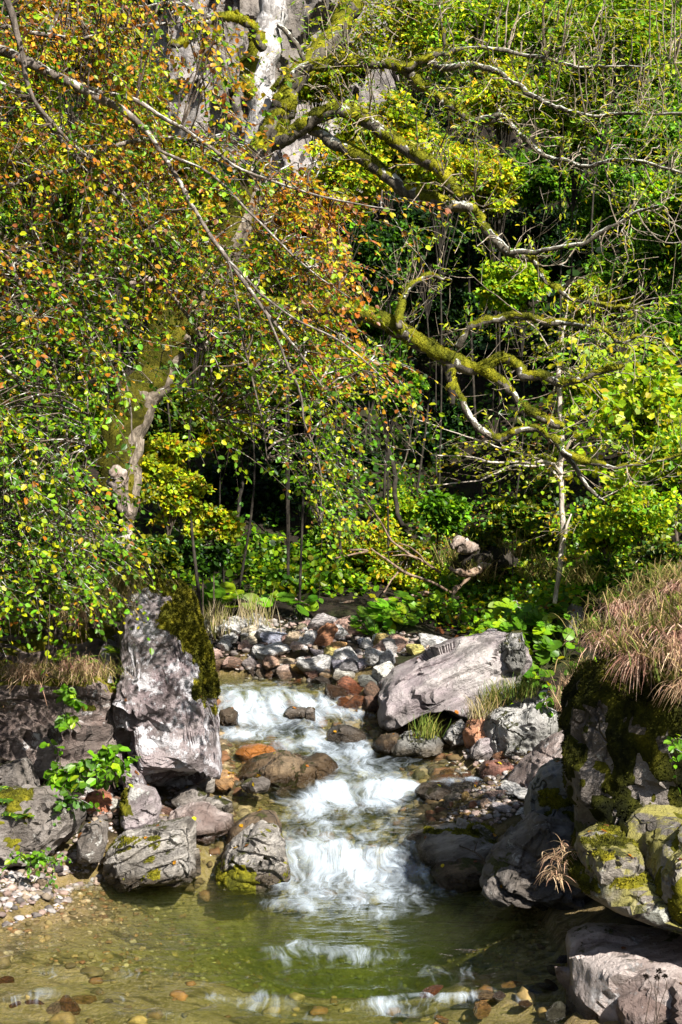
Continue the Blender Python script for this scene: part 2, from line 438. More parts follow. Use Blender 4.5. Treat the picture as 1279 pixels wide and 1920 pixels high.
HILL_Y = [-10, 16.5, 17.5, 20, 22, 24, 26, 29, 34, 42, 60, 90, 140]
HILL_Z = [1.28, 1.30, 1.42, 2.35, 3.35, 4.6, 6.6, 10.5, 17, 27, 44, 62, 80]
def ground(x, y):
    x = np.asarray(x, float); y = np.asarray(y, float)
    L = level(y)
    yc = np.minimum(y, 16.2)
    l, r = xl(y), xr(y)
    dl = l - x; dr = x - r                     # distance outside the channel
    out = np.maximum(dl, dr)
    # bed
    w = np.maximum(r - l, .2)
    inside = np.clip(-out / np.minimum(.85, w * .5), 0, 1)
    depth = .03 + .42 * inside ** 1.2 + .30 * inside * np.exp(-((x - .25) / .8) ** 2) * sstep(8.1, 8.8, y) * sstep(10.0, 9.6, y)
    depth = depth * np.where(y < 8.2, .55, 1) * np.where((y > 9.9) & (y < 14), .6, 1)
    # shallow golden shelf on the near left
    depth = depth * (1 - .62 * sstep(-.2, -1.6, x) * sstep(10.2, 9.4, y))
    bed = L - depth
    # banks
    o = np.maximum(out, 0)
    left_b = L + .05 + .16 * sstep(0, .6, o) + 1.25 * sstep(.7, 2.0, o) * sstep(9.6, 10.6, y) + .30 * np.maximum(o - 1.6, 0) + .25 * np.maximum(o - 4, 0)
    yb = sstep(13.4, 14.2, y); o = np.where(dl > dr, o, np.maximum(x - np.where(y > 13, np.maximum(r, .05), r), 0) * yb + o * (1 - yb))
    right_b = L + .05 + .14 * sstep(0, .5, o) + 1.25 * sstep(.55, 1.5, o) * sstep(9.6, 8.6, y) + .30 * np.maximum(o - .75, 0) * sstep(8.6, 9.8, y) * sstep(19, 16, y) + .36 * np.maximum(o - 1.6, 0)
    of = np.maximum(out, 0); far_b = L + .05 + .16 * sstep(0, .5, of) + .19 * np.maximum(of - .3, 0) - .13 * np.maximum(of - 2.4, 0)
    kf = sstep(12.8, 14.4, y) * sstep(1.7, .5, x)
    bank = np.where(dl > dr, left_b, right_b * (1 - kf) + far_b * kf)
    z = np.where(out > 0, bank, bed)
    hy = y + .55 * np.maximum(x - 1.0, 0) * sstep(11, 15, y) + .45 * np.maximum(-x - 4.5, 0)
    hill = np.interp(hy, HILL_Y, HILL_Z) - 1.3
    z = np.where(out > 0, z, z) + np.maximum(hill, 0) * np.where(out > 0, 1, sstep(0, -.4, out))
    q = np.stack([x, y, np.zeros_like(x)], -1)
    amp = .05 + .05 * sstep(0, 1.5, out) + .4 * sstep(20, 30, y)
    z = z + amp * fbm(q * .9, 4) + .012 * fbm(q * 6, 3, ridged=True) * (out < .6)
    z = np.where(out > .12, np.maximum(z, L + .03), z)
    return z

def axis_grid(stops):
    """stops: [(start, step)...,(end,None)]"""
    g = []
    for (a, s), (b, _) in zip(stops[:-1], stops[1:]):
        n = max(1, int(round((b - a) / s)))
        g.append(np.linspace(a, b, n, endpoint=False))
    g.append([stops[-1][0]])
    return np.concatenate(g)

gx = axis_grid([(-130, 6), (-40, 1.5), (-14, .5), (-5, .06), (4, .06), (6, .5), (16, 1.5), (42, 6), (130, None)])
gy = axis_grid([(-60, 4), (-8, 1), (3, .12), (6, .05), (16, .10), (24, .3), (34, 1), (60, 4), (150, None)])
GX, GY = np.meshgrid(gx, gy)
GZ = ground(GX, GY)
GZ = np.where(GY < -4, GZ + .0, GZ)
mb = MB()
idx = np.arange(GX.size).reshape(GX.shape)
q = np.stack([idx[:-1, :-1], idx[:-1, 1:], idx[1:, 1:], idx[1:, :-1]], -1).reshape(-1, 4)
mb.add(np.stack([GX, GY, GZ], -1).reshape(-1, 3), q)
_o = np.maximum(xl(GY) - GX, GX - xr(GY)).ravel()
bedw = sstep(.5, .05, _o + .25 * fbm(np.stack([GX, GY, GX * 0], -1).reshape(-1, 3) * 2.5, 3))

def ground_mat():
    m, nt, out = new_mat('forest_floor_and_streambed'); N = NT(nt)
    geo = N.n('ShaderNodeNewGeometry'); v = geo.outputs['Position']
    bed = N.attr('bed').outputs['Fac']
    # soil with litter and moss
    s = N.noise(v, 2.2, 8, .65, .4); t = N.noise(v, 26, 6, .7)
    soil = N.ramp(s.outputs[0], [(.3, (.007, .006, .004)), (.5, (.016, .012, .008)), (.62, (.022, .028, .007)), (.75, (.028, .020, .012))])
    soil = N.mix(N.smooth(t.outputs[0], .5, .7), soil, (.045, .028, .015))
    # fine grit of the bed; the stones lying on it are geometry
    b1 = N.noise(v, 3.0, 6, .62, .5); b2 = N.noise(v, 38, 5, .7); b3 = N.noise(N.mapping(v, (3.5, 9, 3)), 1, 5, .6)
    stone = N.ramp(b1.outputs[0], [(.3, (.07, .045, .012)), (.45, (.155, .115, .032)), (.58, (.24, .175, .065)), (.7, (.12, .10, .025))])
    stone = N.mix(N.smooth(b2.outputs[0], .42, .66), stone, (.27, .20, .11))
    stone = N.mix(N.smooth(b3.outputs[0], .50, .68), stone, (.055, .038, .012))
    edge = b2.outputs[0]
    base = N.mix(bed, soil, stone)
    bs = N.n('ShaderNodeBsdfPrincipled'); N.link(base, bs.inputs['Base Color'])
    bs.inputs['Roughness'].default_value = .85; bs.inputs['Specular IOR Level'].default_value = .2
    h = N.math('ADD', N.math('MULTIPLY', edge, N.math('MULTIPLY', bed, .8)), N.math('MULTIPLY', t.outputs[0], .5))
    N.link(N.bump(h, .9, .06), bs.inputs['Normal'])
    N.link(bs.outputs[0], out.inputs[0])
    return m
M['ground'] = ground_mat()
g_ob = mb.build('ground', M['ground'], attrs={'bed': bedw})
tag(g_ob, 'stony streambed and dark wooded slope of the valley', None, kind='structure')

# ------------------------------------------------------------------ water
FOAM = [(620, 1745, 150, 22, .26), (450, 1840, 250, 18, .22), (180, 1832, 150, 12, .24), (760, 1842, 160, 16, .22), (300, 1905, 200, 14, .26), (900, 1790, 80, 12, .2), (560, 1368, 140, 26, .36), (620, 1418, 110, 26, .42), (640, 1500, 120, 36, .42), (650, 1562, 110, 22, .34), (650, 1660, 170, 50, .38),  # (cx, cy, rx, ry, strength) as seen in the photograph; each becomes white water where it stands
 (440, 1312, 60, 24, 1.), (525, 1316, 85, 26, 1.05), (600, 1326, 55, 17, .95), (480, 1342, 110, 12, .8), (650, 1342, 60, 6, .8), (415, 1298, 30, 9, .6), (560, 1350, 90, 8, .6),
 (470, 1374, 80, 9, .55), (440, 1385, 40, 6, .5), (590, 1378, 70, 9, .55), (610, 1396, 100, 10, .65), (660, 1410, 70, 12, .7), (560, 1400, 50, 8, .5), (640, 1426, 45, 14, .7), (700, 1438, 55, 18, .62), (760, 1400, 40, 6, .4),
 (400, 1464, 60, 6, .45), (560, 1446, 14, 12, .3), (650, 1470, 70, 16, .9), (700, 1480, 90, 18, .95), (770, 1472, 90, 10, .9), (870, 1463, 80, 6, .75), (620, 1500, 80, 18, .9), (580, 1522, 55, 14, .75), (680, 1506, 80, 14, .7), (560, 1535, 30, 8, .5),
 (640, 1560, 70, 14, .35), (720, 1555, 60, 12, .30), (590, 1550, 40, 10, .35), (790, 1585, 22, 8, .55),
 (580, 1592, 45, 18, .95), (650, 1602, 70, 22, 1.05), (730, 1600, 65, 16, .9), (610, 1622, 90, 20, 1.05), (700, 1630, 110, 20, 1.0), (790, 1640, 60, 10, .6), (560, 1650, 45, 10, .6), (650, 1655, 130, 20, .9), (720, 1672, 105, 16, .75), (620, 1690, 100, 16, .75), (680, 1712, 100, 13, .6), (570, 1705, 50, 10, .5), (760, 1690, 60, 12, .5), (480, 1642, 50, 4, .45), (400, 1640, 40, 4, .4), (390, 1600, 30, 5, .3),
 (560, 1785, 75, 11, .72), (640, 1790, 90, 12, .68), (520, 1800, 60, 13, .5), (690, 1797, 50, 12, .42), (620, 1808, 90, 12, .3), (840, 1813, 42, 8, .66), (850, 1828, 55, 9, .35),
 (380, 1866, 45, 9, .66), (450, 1876, 80, 10, .6), (500, 1886, 50, 9, .4), (420, 1888, 90, 10, .25), (45, 1884, 35, 9, .55), (70, 1872, 40, 6, .3), (150, 1880, 60, 6, .35), (240, 1868, 50, 7, .45), (270, 1884, 20, 4, .45), (180, 1818, 60, 5, .22),
 (720, 1884, 70, 11, .7), (790, 1874, 80, 9, .74), (860, 1868, 55, 9, .74), (690, 1899, 60, 12, .45), (760, 1898, 90, 9, .3), (965, 1879, 30, 5, .6), (620, 1902, 60, 9, .4), (560, 1910, 60, 8, .35)]

wy = axis_grid([(-5, .5), (4, .12), (6.6, .02), (14.8, .06), (17.5, None)])
wu = np.linspace(0, 1, 300)
WL = xl(wy) - .55; WR = xr(wy) + .5
WX = WL[:, None] + (WR - WL)[:, None] * wu[None]
WY = np.repeat(wy[:, None], len(wu), 1)
# crest lines wander from side to side
q3 = np.stack([WX * 1.1, WY * .25, WX * 0], -1)
yw = WY + sstep(7, 7.4, WY) * sstep(14.2, 13.9, WY) * ((.09 + .10 * sstep(13.0, 13.4, WY)) * fbm(q3 + 3.3, 3) + .05 * fbm(q3 * 3.1 + 9, 2))
WZ = level(yw)
def foam_field(X, Y, Z):
    px, py = px_of(np.stack([X, np.maximum(Y, .5), Z], -1))
    f = np.zeros_like(X)
    nx = 42 * fbm(np.stack([X * 2.2, Y * 1.1, X * 0 + 4], -1), 3); ny = (9 + 8 * sstep(8.9, 8.2, Y)) * fbm(np.stack([X * 2.0, Y * 1.1, X * 0 + 9], -1), 3)
    st = np.clip(.85 + .5 * fbm(np.stack([(X + .25 * Y) * 5, Y * 1.2, X * 0 + 2], -1), 3), .3, 1.2)
    for cx, cy, rx, ry, s in FOAM:
        e = .80 * np.exp(-.75 * (((px + nx - cx) / (rx * np.where(Y > 9.9, .86, 1))) ** 2 + ((py + ny - cy) / ry) ** 2) ** 1.15)
        f = 1 - (1 - f) * (1 - np.clip(s * e, 0, 1))
    return np.where((Y > 6.6) & (Y < 14.6), np.clip(f * st * (1 - .05 * (Y < 8.6)) + .11 * sstep(9.9, 10.1, Y) * sstep(14.0, 13.6, Y), 0, 1), 0)
foam = foam_field(WX, WY, WZ)
# surface relief: calm ripples across the flow, silky lumps in the white water
rp = np.stack([WX * 2.3, WY * 5.0, WX * 0], -1)
fast = np.clip(np.gradient(level(wy), wy), 0, 1)[:, None]
WZ = WZ + (.008 + .030 * sstep(8.4, 7.7, WY)) * fbm(rp, 3) + .004 * fbm(rp * 3.1, 2)
lump = np.stack([WX * 7 + 1.2 * WY, WY * 2.6, WX * 0 + 2], -1)
WZ = WZ + foam * (.016 + .034 * np.abs(fbm(lump * .55, 3))) * (.45 + .9 * sstep(.0, .5, fast + 0 * WX))
# the smooth tongue that feeds the lower fall
flow_u = (WX - .0) * (1 + .10 * (10.2 - np.clip(WY, 7, 14)))
mb = MB()
ny_, nx_ = WX.shape
idx = np.arange(ny_ * nx_).reshape(ny_, nx_)
q = np.stack([idx[:-1, :-1], idx[:-1, 1:], idx[1:, 1:], idx[1:, :-1]], -1).reshape(-1, 4)
mb.add(np.stack([WX, WY, WZ], -1).reshape(-1, 3), q)
ring = np.concatenate([idx[0, :], idx[1:, -1], idx[-1, -2::-1], idx[-2:0:-1, 0]])
Vt = np.stack([WX, WY, WZ], -1).reshape(-1, 3)[ring]
n0 = mb.n; bot = Vt.copy(); bot[:, 2] -= 1.3
mb.add(bot, np.zeros((0, 4), int))
k = len(ring); i0 = np.arange(k); i1 = (i0 + 1) % k
mb.Fs.append((np.stack([ring[i0], n0 + i0, n0 + i1, ring[i1]], -1), 0))
# bottom as strips
half = [(n0 + i, n0 + nx_ + (ny_ - 1) + (nx_ - 1) - 1 - i) for i in range(nx_)]
mb.Fs.append((np.array([np.arange(n0, n0 + k)[::-1]]), 0))
zz = np.zeros(k)

def water_mat():
    m, nt, out = new_mat('stream_water'); N = NT(nt)
    geo = N.n('ShaderNodeNewGeometry'); v = geo.outputs['Position']
    foam = N.attr('foam').outputs['Fac']; fu = N.attr('flow_u').outputs['Fac']
    sep = N.n('ShaderNodeSeparateXYZ'); N.link(v, sep.inputs[0])
    fv = N.n('ShaderNodeCombineXYZ'); N.link(fu, fv.inputs[0]); N.link(sep.outputs[1], fv.inputs[1])
    warp = N.n('ShaderNodeVectorMath', operation='ADD'); N.link(fv.outputs[0], warp.inputs[0])
    ws = N.n('ShaderNodeVectorMath', operation='SCALE'); N.link(N.noise(fv.outputs[0], 1.8, 3).outputs['Color'], ws.inputs[0]); ws.inputs['Scale'].default_value = .55
    N.link(ws.outputs[0], warp.inputs[1])
    s1 = N.noise(N.mapping(warp.outputs[0], (14, 2.6, 1)), 1, 5, .6); s2 = N.noise(N.mapping(warp.outputs[0], (46, 6, 1)), 1, 4, .6)
    s3 = N.noise(N.mapping(warp.outputs[0], (5, 3.0, 1)), 1, 4, .6)
    s4 = N.noise(N.mapping(warp.outputs[0], (17, 11, 1)), 1, 7, .68, .6)
    st = N.math('ADD', N.math('ADD', N.math('MULTIPLY', s1.outputs[0], .42), N.math('MULTIPLY', s4.outputs[0], .16)), N.math('ADD', N.math('MULTIPLY', s2.outputs[0], .28), N.math('MULTIPLY', s3.outputs[0], .39)))
    val = N.math('ADD', foam, N.math('MULTIPLY', N.math('SUBTRACT', st, .68), 2.5))
    fm = N.math('MULTIPLY', N.smooth(val, .06, 1.22), N.smooth(foam, .02, .25))
    # clear water
    rip = N.noise(N.mapping(v, (9, 26, 9)), 1, 4, .55, .3); rip2 = N.noise(N.mapping(v, (3, 7, 3)), 1, 3)
    hgt = N.math('ADD', N.math('MULTIPLY', rip.outputs[0], .35), rip2.outputs[0])
    nrm = N.bump(hgt, .8, .05)
    tr = N.n('ShaderNodeBsdfTransparent'); tr.inputs[0].default_value = (.96, .98, .95, 1)
    gl = N.n('ShaderNodeBsdfGlossy'); gl.inputs['Roughness'].default_value = .10; N.link(nrm, gl.inputs['Normal'])
    gl.inputs['Color'].default_value = (1, 1, 1, 1)
    fr = N.n('ShaderNodeFresnel'); fr.inputs['IOR'].default_value = 1.33; N.link(nrm, fr.inputs['Normal'])
    front = N.math('SUBTRACT', 1.0, geo.outputs['Backfacing'])
    mw = N.n('ShaderNodeMixShader'); N.link(N.math('MULTIPLY', fr.outputs[0], front), mw.inputs[0]); N.link(tr.outputs[0], mw.inputs[1]); N.link(gl.outputs[0], mw.inputs[2])
    # white water
    df = N.n('ShaderNodeBsdfDiffuse'); df.inputs[0].default_value = (.44, .505, .58, 1)
    N.link(N.bump(st, .35, .06), df.inputs['Normal'])
    mx = N.n('ShaderNodeMixShader'); N.link(N.math('MULTIPLY', fm, .91), mx.inputs[0]); N.link(mw.outputs[0], mx.inputs[1]); N.link(df.outputs[0], mx.inputs[2])
    N.link(mx.outputs[0], out.inputs['Surface'])
    ab = N.n('ShaderNodeVolumeAbsorption'); ab.inputs['Color'].default_value = (.48, .64, .07, 1); ab.inputs['Density'].default_value = 1.05
    sv = N.n('ShaderNodeVolumeScatter'); sv.inputs['Color'].default_value = (.46, .55, .11, 1); sv.inputs['Density'].default_value = .25; sv.inputs['Anisotropy'].default_value = .3
    av = N.n('ShaderNodeAddShader'); N.link(ab.outputs[0], av.inputs[0]); N.link(sv.outputs[0], av.inputs[1])
    N.link(av.outputs[0], out.inputs['Volume'])
    return m
M['water'] = water_mat()
w_ob = mb.build('stream_water', M['water'], attrs={'foam': np.concatenate([foam.ravel(), zz]), 'flow_u': np.concatenate([flow_u.ravel(), zz])})
tag(w_ob, 'clear green stream water with silky white cascades', None, kind='structure')
# ------------------------------------------------------------------ rocks
_ico = {}
def ico(sub):
    if sub not in _ico:
        bm = bmesh.new(); bmesh.ops.create_icosphere(bm, subdivisions=sub, radius=1)
        bm.verts.ensure_lookup_table()
        V = np.array([v.co[:] for v in bm.verts]); Fc = np.array([[v.index for v in f.verts] for f in bm.faces]); bm.free()
        _ico[sub] = (V, Fc)
    return _ico[sub]

def outline_radius(poly, c, nth=720):
    th = np.linspace(-np.pi, np.pi, nth, endpoint=False)
    D = np.stack([np.cos(th), np.sin(th)], -1)
    A = poly - c; B = np.roll(A, -1, 0); E = B - A
    den = D[:, None, 0] * E[None, :, 1] - D[:, None, 1] * E[None, :, 0]
    den = np.where(np.abs(den) < 1e-9, 1e-9, den)
    t = (A[None, :, 0] * E[None, :, 1] - A[None, :, 1] * E[None, :, 0]) / den
    s = (A[None, :, 0] * D[:, None, 1] - A[None, :, 1] * D[:, None, 0]) / den
    ok = (s >= -1e-6) & (s <= 1 + 1e-6) & (t > 0)
    r = np.where(ok, t, 0).max(1)
    k = np.ones(9) / 9
    return th, np.convolve(np.concatenate([r[-4:], r, r[:4]]), k, 'valid')

def rock_shape(poly_px, d, thick, sub, seed, rough=.06, facets=7, box=.62, strata=None, cut=(.62, .86), chips=1.):
    r = np.random.default_rng(seed)
    W = np.array([P(px, py, d) for px, py in poly_px]); poly = W[:, [0, 2]]
    x, z = poly[:, 0], poly[:, 1]; x2, z2 = np.roll(x, -1), np.roll(z, -1)
    cr = x * z2 - x2 * z; A = cr.sum() / 2
    c = np.array([((x + x2) * cr).sum(), ((z + z2) * cr).sum()]) / (6 * A)
    th, R = outline_radius(poly, c)
    S, Fc = ico(sub); S = S.copy()
    for _ in range(facets):
        n = unit(np.array([r.normal(0, .6), -abs(r.normal(.75, .35)), r.normal(.12, .6)]))
        k = r.uniform(*cut); dd = S @ n
        S -= np.outer(np.maximum(dd - k, 0) * .94, n)
    rho = np.hypot(S[:, 0], S[:, 2]); ang = np.arctan2(S[:, 2], S[:, 0])
    rr = np.interp(ang, np.append(th, np.pi), np.append(R, R[0]))
    rho2 = np.minimum(rho, 1) ** box
    V = np.stack([c[0] + rr * rho2 * np.cos(ang), d + np.sign(S[:, 1]) * np.abs(S[:, 1]) ** .8 * thick, c[1] + rr * rho2 * np.sin(ang)], -1)
    size = float(np.sqrt(abs(A)))
    cen = np.array([c[0], d, c[1]])
    nd = unit(V - cen) * np.array([.5, 1, .8])
    q = V / size * 1.5 + seed * 1.37
    n1 = fbm(q, 5, .5); n2 = fbm(q * 2.6 + 5, 4, .55, ridged=True)
    n3 = fbm(q * 7.5 + 11, 3, .55)
    V = V + nd * ((n1 * .9 + n2 * .5 + n3 * .22) * rough * size)[:, None]
    # fractured faces: each broken cell sits at its own depth and tilt
    nc = 26 if sub < 6 else 60
    cs = cen + r.uniform(-1, 1, (nc, 3)) * (V.max(0) - V.min(0)) * .55
    dv_ = V + .10 * size * np.stack([fbm(q * .8, 3), fbm(q * .8 + 9, 3), fbm(q * .8 + 21, 3)], -1)
    cell = ((dv_[:, None] - cs[None]) ** 2).sum(-1).argmin(1)
    tilt = r.normal(0, 1, (nc, 3)) * .22; offc = r.uniform(-1, 1, nc) * .035 * size
    V = V + nd * (chips * (offc[cell] + np.clip(((V - cs[cell]) * tilt[cell]).sum(1), -.07 * size, .07 * size)))[:, None]
    if strata is not None:      # (axis, spacing, depth): ledges weathered out of the layers
        ax, sp, dep = unit(np.array(strata[0], float)), strata[1], strata[2]
        u = V @ ax / sp + .55 * fbm(V / size * 1.2 + seed, 3)
        fr = u - np.floor(u); hsh = np.sin(np.floor(u) * 12.9898 + seed) * 43758.5; hsh -= np.floor(hsh)
        prof = sstep(0, .18, fr) * (1 - sstep(.82, 1, fr)) * (.35 + .65 * hsh) - .4
        front = np.clip(-(V[:, 1] - d) / thick + .45, 0, 1)
        V = V + (unit(V - cen) * np.array([.45, 1, .25])) * (prof * dep * front)[:, None]
    return V, Fc, cen

def vnormals(V, Fc):
    fn = np.cross(V[Fc[:, 1]] - V[Fc[:, 0]], V[Fc[:, 2]] - V[Fc[:, 0]])
    N = np.zeros_like(V)
    for k in range(Fc.shape[1]): np.add.at(N, Fc[:, k], fn)
    return unit(N)

def moss_part(parent, V, Fc, weight, name='moss', label=None, depth=.03, blades=9000, seed=1, blade=.016, pal=None, jit=.5):
    """Cushion grown over the faces where weight>0, with a nap of tiny shoots."""
    r = np.random.default_rng(seed)
    Nn = vnormals(V, Fc)
    w = np.clip(weight, 0, 1)
    fw = w[Fc].min(1) if Fc.shape[1] == 3 else w[Fc].min(1)
    sel = Fc[(w[Fc].max(1) > .02)]
    if len(sel) == 0: return None
    used = np.unique(sel); remap = np.full(len(V), -1); remap[used] = np.arange(len(used))
    wv = w[used]
    lump = .6 + .6 * fbm(V[used] * 22 + seed, 3) + .35 * fbm(V[used] * 7, 2)
    Vm = V[used] + Nn[used] * (depth * np.sqrt(wv) * np.clip(lump, .15, 1.6) - .006 * (wv < .03))[:, None]
    pal = pal or [(.022, .024, .004), (.075, .076, .008), (.160, .150, .012), (.260, .225, .016)]
    pal = np.array(pal)
    def col(p, n):
        t = np.clip(.5 + .55 * fbm(p * 6 + seed, 3) + r.normal(0, .13, len(p)), 0, .999) * (len(pal) - 1)
        i = t.astype(int); f = (t - i)[:, None]
        return pal[i] * (1 - f) + pal[np.minimum(i + 1, len(pal) - 1)] * f
    mb = MB(); mb.add(Vm, remap[sel], col(Vm, None))
    a, b, c = Vm[remap[sel[:, 0]]], Vm[remap[sel[:, 1]]], Vm[remap[sel[:, 2]]]
    area = np.linalg.norm(np.cross(b - a, c - a), axis=1) * (w[sel].mean(1) + .08)
    k = r.choice(len(sel), blades, p=area / area.sum())
    s, t = r.random(blades), r.random(blades); fl = s + t > 1; s[fl], t[fl] = 1 - s[fl], 1 - t[fl]
    p = a[k] + (b - a)[k] * s[:, None] + (c - a)[k] * t[:, None]
    n = unit(np.cross(b - a, c - a))[k]
    ax = unit(n + r.normal(0, jit, (blades, 3)) + np.array([0, 0, .25]))
    leaves4(mb, p - ax * blade * .2, ax, r.normal(size=(blades, 3)), blade * r.uniform(.5, 1.3, blades), col(p, None) * r.uniform(.6, 1.35, (blades, 1)), .22)
    o = mb.build(name, M['moss'], parent)
    if label: o['label'] = label
    return o

def hit(px, py, d0=9., d1=30.):
    dd = np.linspace(d0, d1, 800); x = (px - CX) * dd / F; z = CZ + (HY - py) * dd / F
    g = ground(x, dd); k = np.nonzero(g >= z)[0]
    return float(dd[k[0]]) if len(k) else d1
ROCKS = {}
def rock(key, name, label, cat, poly, d, thick, mat, sub=5, seed=1, moss=None, group='boulders along the stream', smooth=True, **kw):
    V, Fc, cen = rock_shape(poly, d, thick, sub, seed, **kw)
    org = np.array([cen[0], cen[1], V[:, 2].min()])
    mb = MB(); mb.add(V, Fc)
    o = mb.build(name, M[mat], None, org, smooth='sharp')
    tag(o, label, cat, group)
    ROCKS[key] = (o, V, Fc)
    if moss is not None:
        fn, args = moss
        N = vnormals(V, Fc); px, py = px_of(V)
        moss_part(o, V, Fc, fn(V, N, px, py), seed=seed, **args)
    return o

def m_up(thr, nscale=5., namp=.35, region=None):
    def f(V, N, px, py):
        w = N[:, 2] + namp * fbm(V * nscale, 4) - thr
        w = w * 2.5
        if region is not None:
            x0, x1, y0, y1 = region
            w = np.where((px > x0) & (px < x1) & (py > y0) & (py < y1), w, -1)
        return w
    return f

# --- left bank
def capmoss(V, N, px, py):
    n = 44 * fbm(V * 6, 5) + 14
    edge = np.interp(py, [1080, 1110, 1140, 1180, 1230, 1290, 1330], [306, 310, 318, 328, 364, 384, 420])
    w = np.minimum((px + n - edge) / 30, (1300 + n - py) / 40)
    low = (py > 1205 + n) & (px < 360)
    w2 = (1098 + .6 * n - py) / 14
    return np.where(low, -1, np.maximum(w, np.where(px > 240, w2, -1)))
rock('big', 'boulder', 'tall purple-grey boulder with white lichen and a moss cap beside the stream', 'boulder',
     [(242, 1104), (282, 1086), (330, 1092), (352, 1120), (365, 1170), (385, 1230), (395, 1290), (402, 1350), (405, 1400), (412, 1420), (398, 1450), (350, 1475), (300, 1490), (262, 1485), (246, 1430), (234, 1375), (232, 1330), (240, 1270), (236, 1190), (236, 1135)],
     10.9, .62, 'r_purple', 6, 3, rough=.05, facets=7, box=.42, moss=(capmoss, dict(depth=.022, blades=26000, blade=.022)), strata=((.5, .2, .85), .22, .05))
rock('out_hi', 'rock_outcrop', 'brown layered rock ledge under the hanging leaves, set back above the grassy shelf', 'outcrop',
     [(-420, 1140), (-200, 1128), (0, 1150), (70, 1140), (150, 1148), (215, 1200), (228, 1260), (228, 1330), (100, 1420), (-200, 1440), (-420, 1400)],
     11.5, .75, 'r_outcrop', 6, 8, rough=.07, facets=5, box=.5, strata=((-.25, .1, .95), .17, .16),
     moss=(m_up(.55, 4, .5, (-400, 260, 1100, 1300)), dict(depth=.03, blades=7000)))
rock('out_lo', 'rock_outcrop', 'dark overhanging outcrop with the dry grass shelf, left of the tall purple boulder', 'outcrop',
     [(-420, 1265), (-150, 1262), (20, 1262), (110, 1258), (190, 1262), (214, 1300), (226, 1350), (240, 1400), (236, 1440), (190, 1480), (100, 1510), (0, 1520), (-200, 1530), (-420, 1530)],
     10.75, .68, 'r_outcrop', 6, 21, rough=.085, facets=6, box=.5, strata=((-.15, .25, .95), .15, .20),
     moss=(m_up(.6, 4, .5, (-400, 240, 1240, 1330)), dict(depth=.03, blades=6000)))
rock('side_wedge', 'boulder', 'narrow pale lichened rock wedged between the outcrop and the tall boulder', 'boulder',
     [(196, 1205), (216, 1212), (226, 1260), (236, 1350), (246, 1440), (238, 1470), (214, 1440), (205, 1330), (190, 1260)], 10.95, .42, 'r_purple', 5, 31, rough=.06, facets=4)
rock('b3', 'boulder', 'grey broken boulder at the left edge of the pile under the outcrop', 'boulder',
     [(-30, 1440), (10, 1428), (48, 1424), (62, 1450), (70, 1482), (40, 1500), (-30, 1505)], 10.0, .22, 'r_dark', 5, 4, facets=7, rough=.07)
rock('b4', 'boulder', 'dark boulder with a pale sloping top and bushy moss on its left side', 'boulder',
     [(-60, 1500), (0, 1490), (45, 1484), (100, 1488), (150, 1512), (162, 1538), (142, 1572), (100, 1606), (0, 1612), (-60, 1600)], 9.75, .38, 'r_dark', 5, 12, facets=7, rough=.07,
     moss=(m_up(.35, 9, .9, (-100, 60, 1480, 1590)), dict(depth=.02, blades=7000, blade=.011)))
rock('b5', 'boulder', 'smooth grey wedge-shaped boulder between the dark boulder and the layered slab', 'boulder',
     [(148, 1570), (160, 1545), (182, 1536), (198, 1548), (200, 1580), (190, 1612), (150, 1612)], 9.72, .17, 'r_dark', 4, 13, facets=6)
rock('b6', 'boulder', 'rust-red angular rock on top of the left stone pile', 'boulder',
     [(155, 1510), (168, 1488), (188, 1481), (206, 1492), (214, 1515), (206, 1528), (165, 1532)], 10.25, .17, 'cobble', 4, 14, facets=7)
rock('b7', 'boulder', 'rounded grey boulder with a green mossy left edge in the left stone pile', 'boulder',
     [(222, 1500), (232, 1480), (260, 1472), (288, 1482), (300, 1515), (292, 1548), (262, 1562), (230, 1550)], 10.1, .2, 'r_slab', 5, 15, rough=.03, facets=4,
     moss=(lambda V, N, px, py: (246 + 10 * fbm(V * 9, 3) - px) / 14 + .0 * py - np.where(py > 1530, 1, 0), dict(depth=.006, blades=2500, blade=.007)))
rock('b8', 'boulder', 'wide pale slab of tilted layers at the pool edge, left of the gap', 'boulder',
     [(192, 1612), (210, 1585), (240, 1562), (300, 1547), (350, 1542), (364, 1562), (369, 1610), (368, 1640), (340, 1655), (230, 1660), (196, 1640)], 9.8, .36, 'r_layer', 6, 16, rough=.035, facets=7, strata=((-.42, .35, .85), .085, .06),
     moss=(m_up(.75, 7, .7, (190, 300, 1570, 1650)), dict(depth=.012, blades=2500, blade=.012)))
rock('b9', 'boulder', 'brownish low boulder just upstream of the layered pool-edge slab', 'boulder',
     [(315, 1540), (330, 1520), (360, 1511), (390, 1513), (408, 1526), (436, 1532), (438, 1550), (405, 1570), (370, 1588), (330, 1575)], 10.35, .26, 'r_block', 5, 17, facets=6)
rock('b10', 'boulder', 'small tan rock behind the low brownish boulder near the dark dome', 'boulder',
     [(372, 1512), (385, 1498), (410, 1494), (432, 1504), (436, 1522), (410, 1532), (380, 1528)], 10.75, .15, 'r_layer', 4, 18)
rock('b11', 'boulder', 'pale ridged boulder standing in the water beside the lower cascade', 'boulder',
     [(410, 1640), (413, 1608), (428, 1582), (458, 1568), (488, 1549), (518, 1562), (534, 1588), (541, 1640), (536, 1662), (480, 1668), (420, 1662)], 9.85, .3, 'r_layer', 6, 19, rough=.05, facets=8, strata=((.35, .3, .85), .09, .06),
     moss=(lambda V, N, px, py: (py - 1606 - .25 * (px - 415) + 16 * fbm(V * 8, 3)) / 30 * (px < 480) + .9 * fbm(V * 14, 4) - .35, dict(depth=.007, blades=3500, blade=.008)))
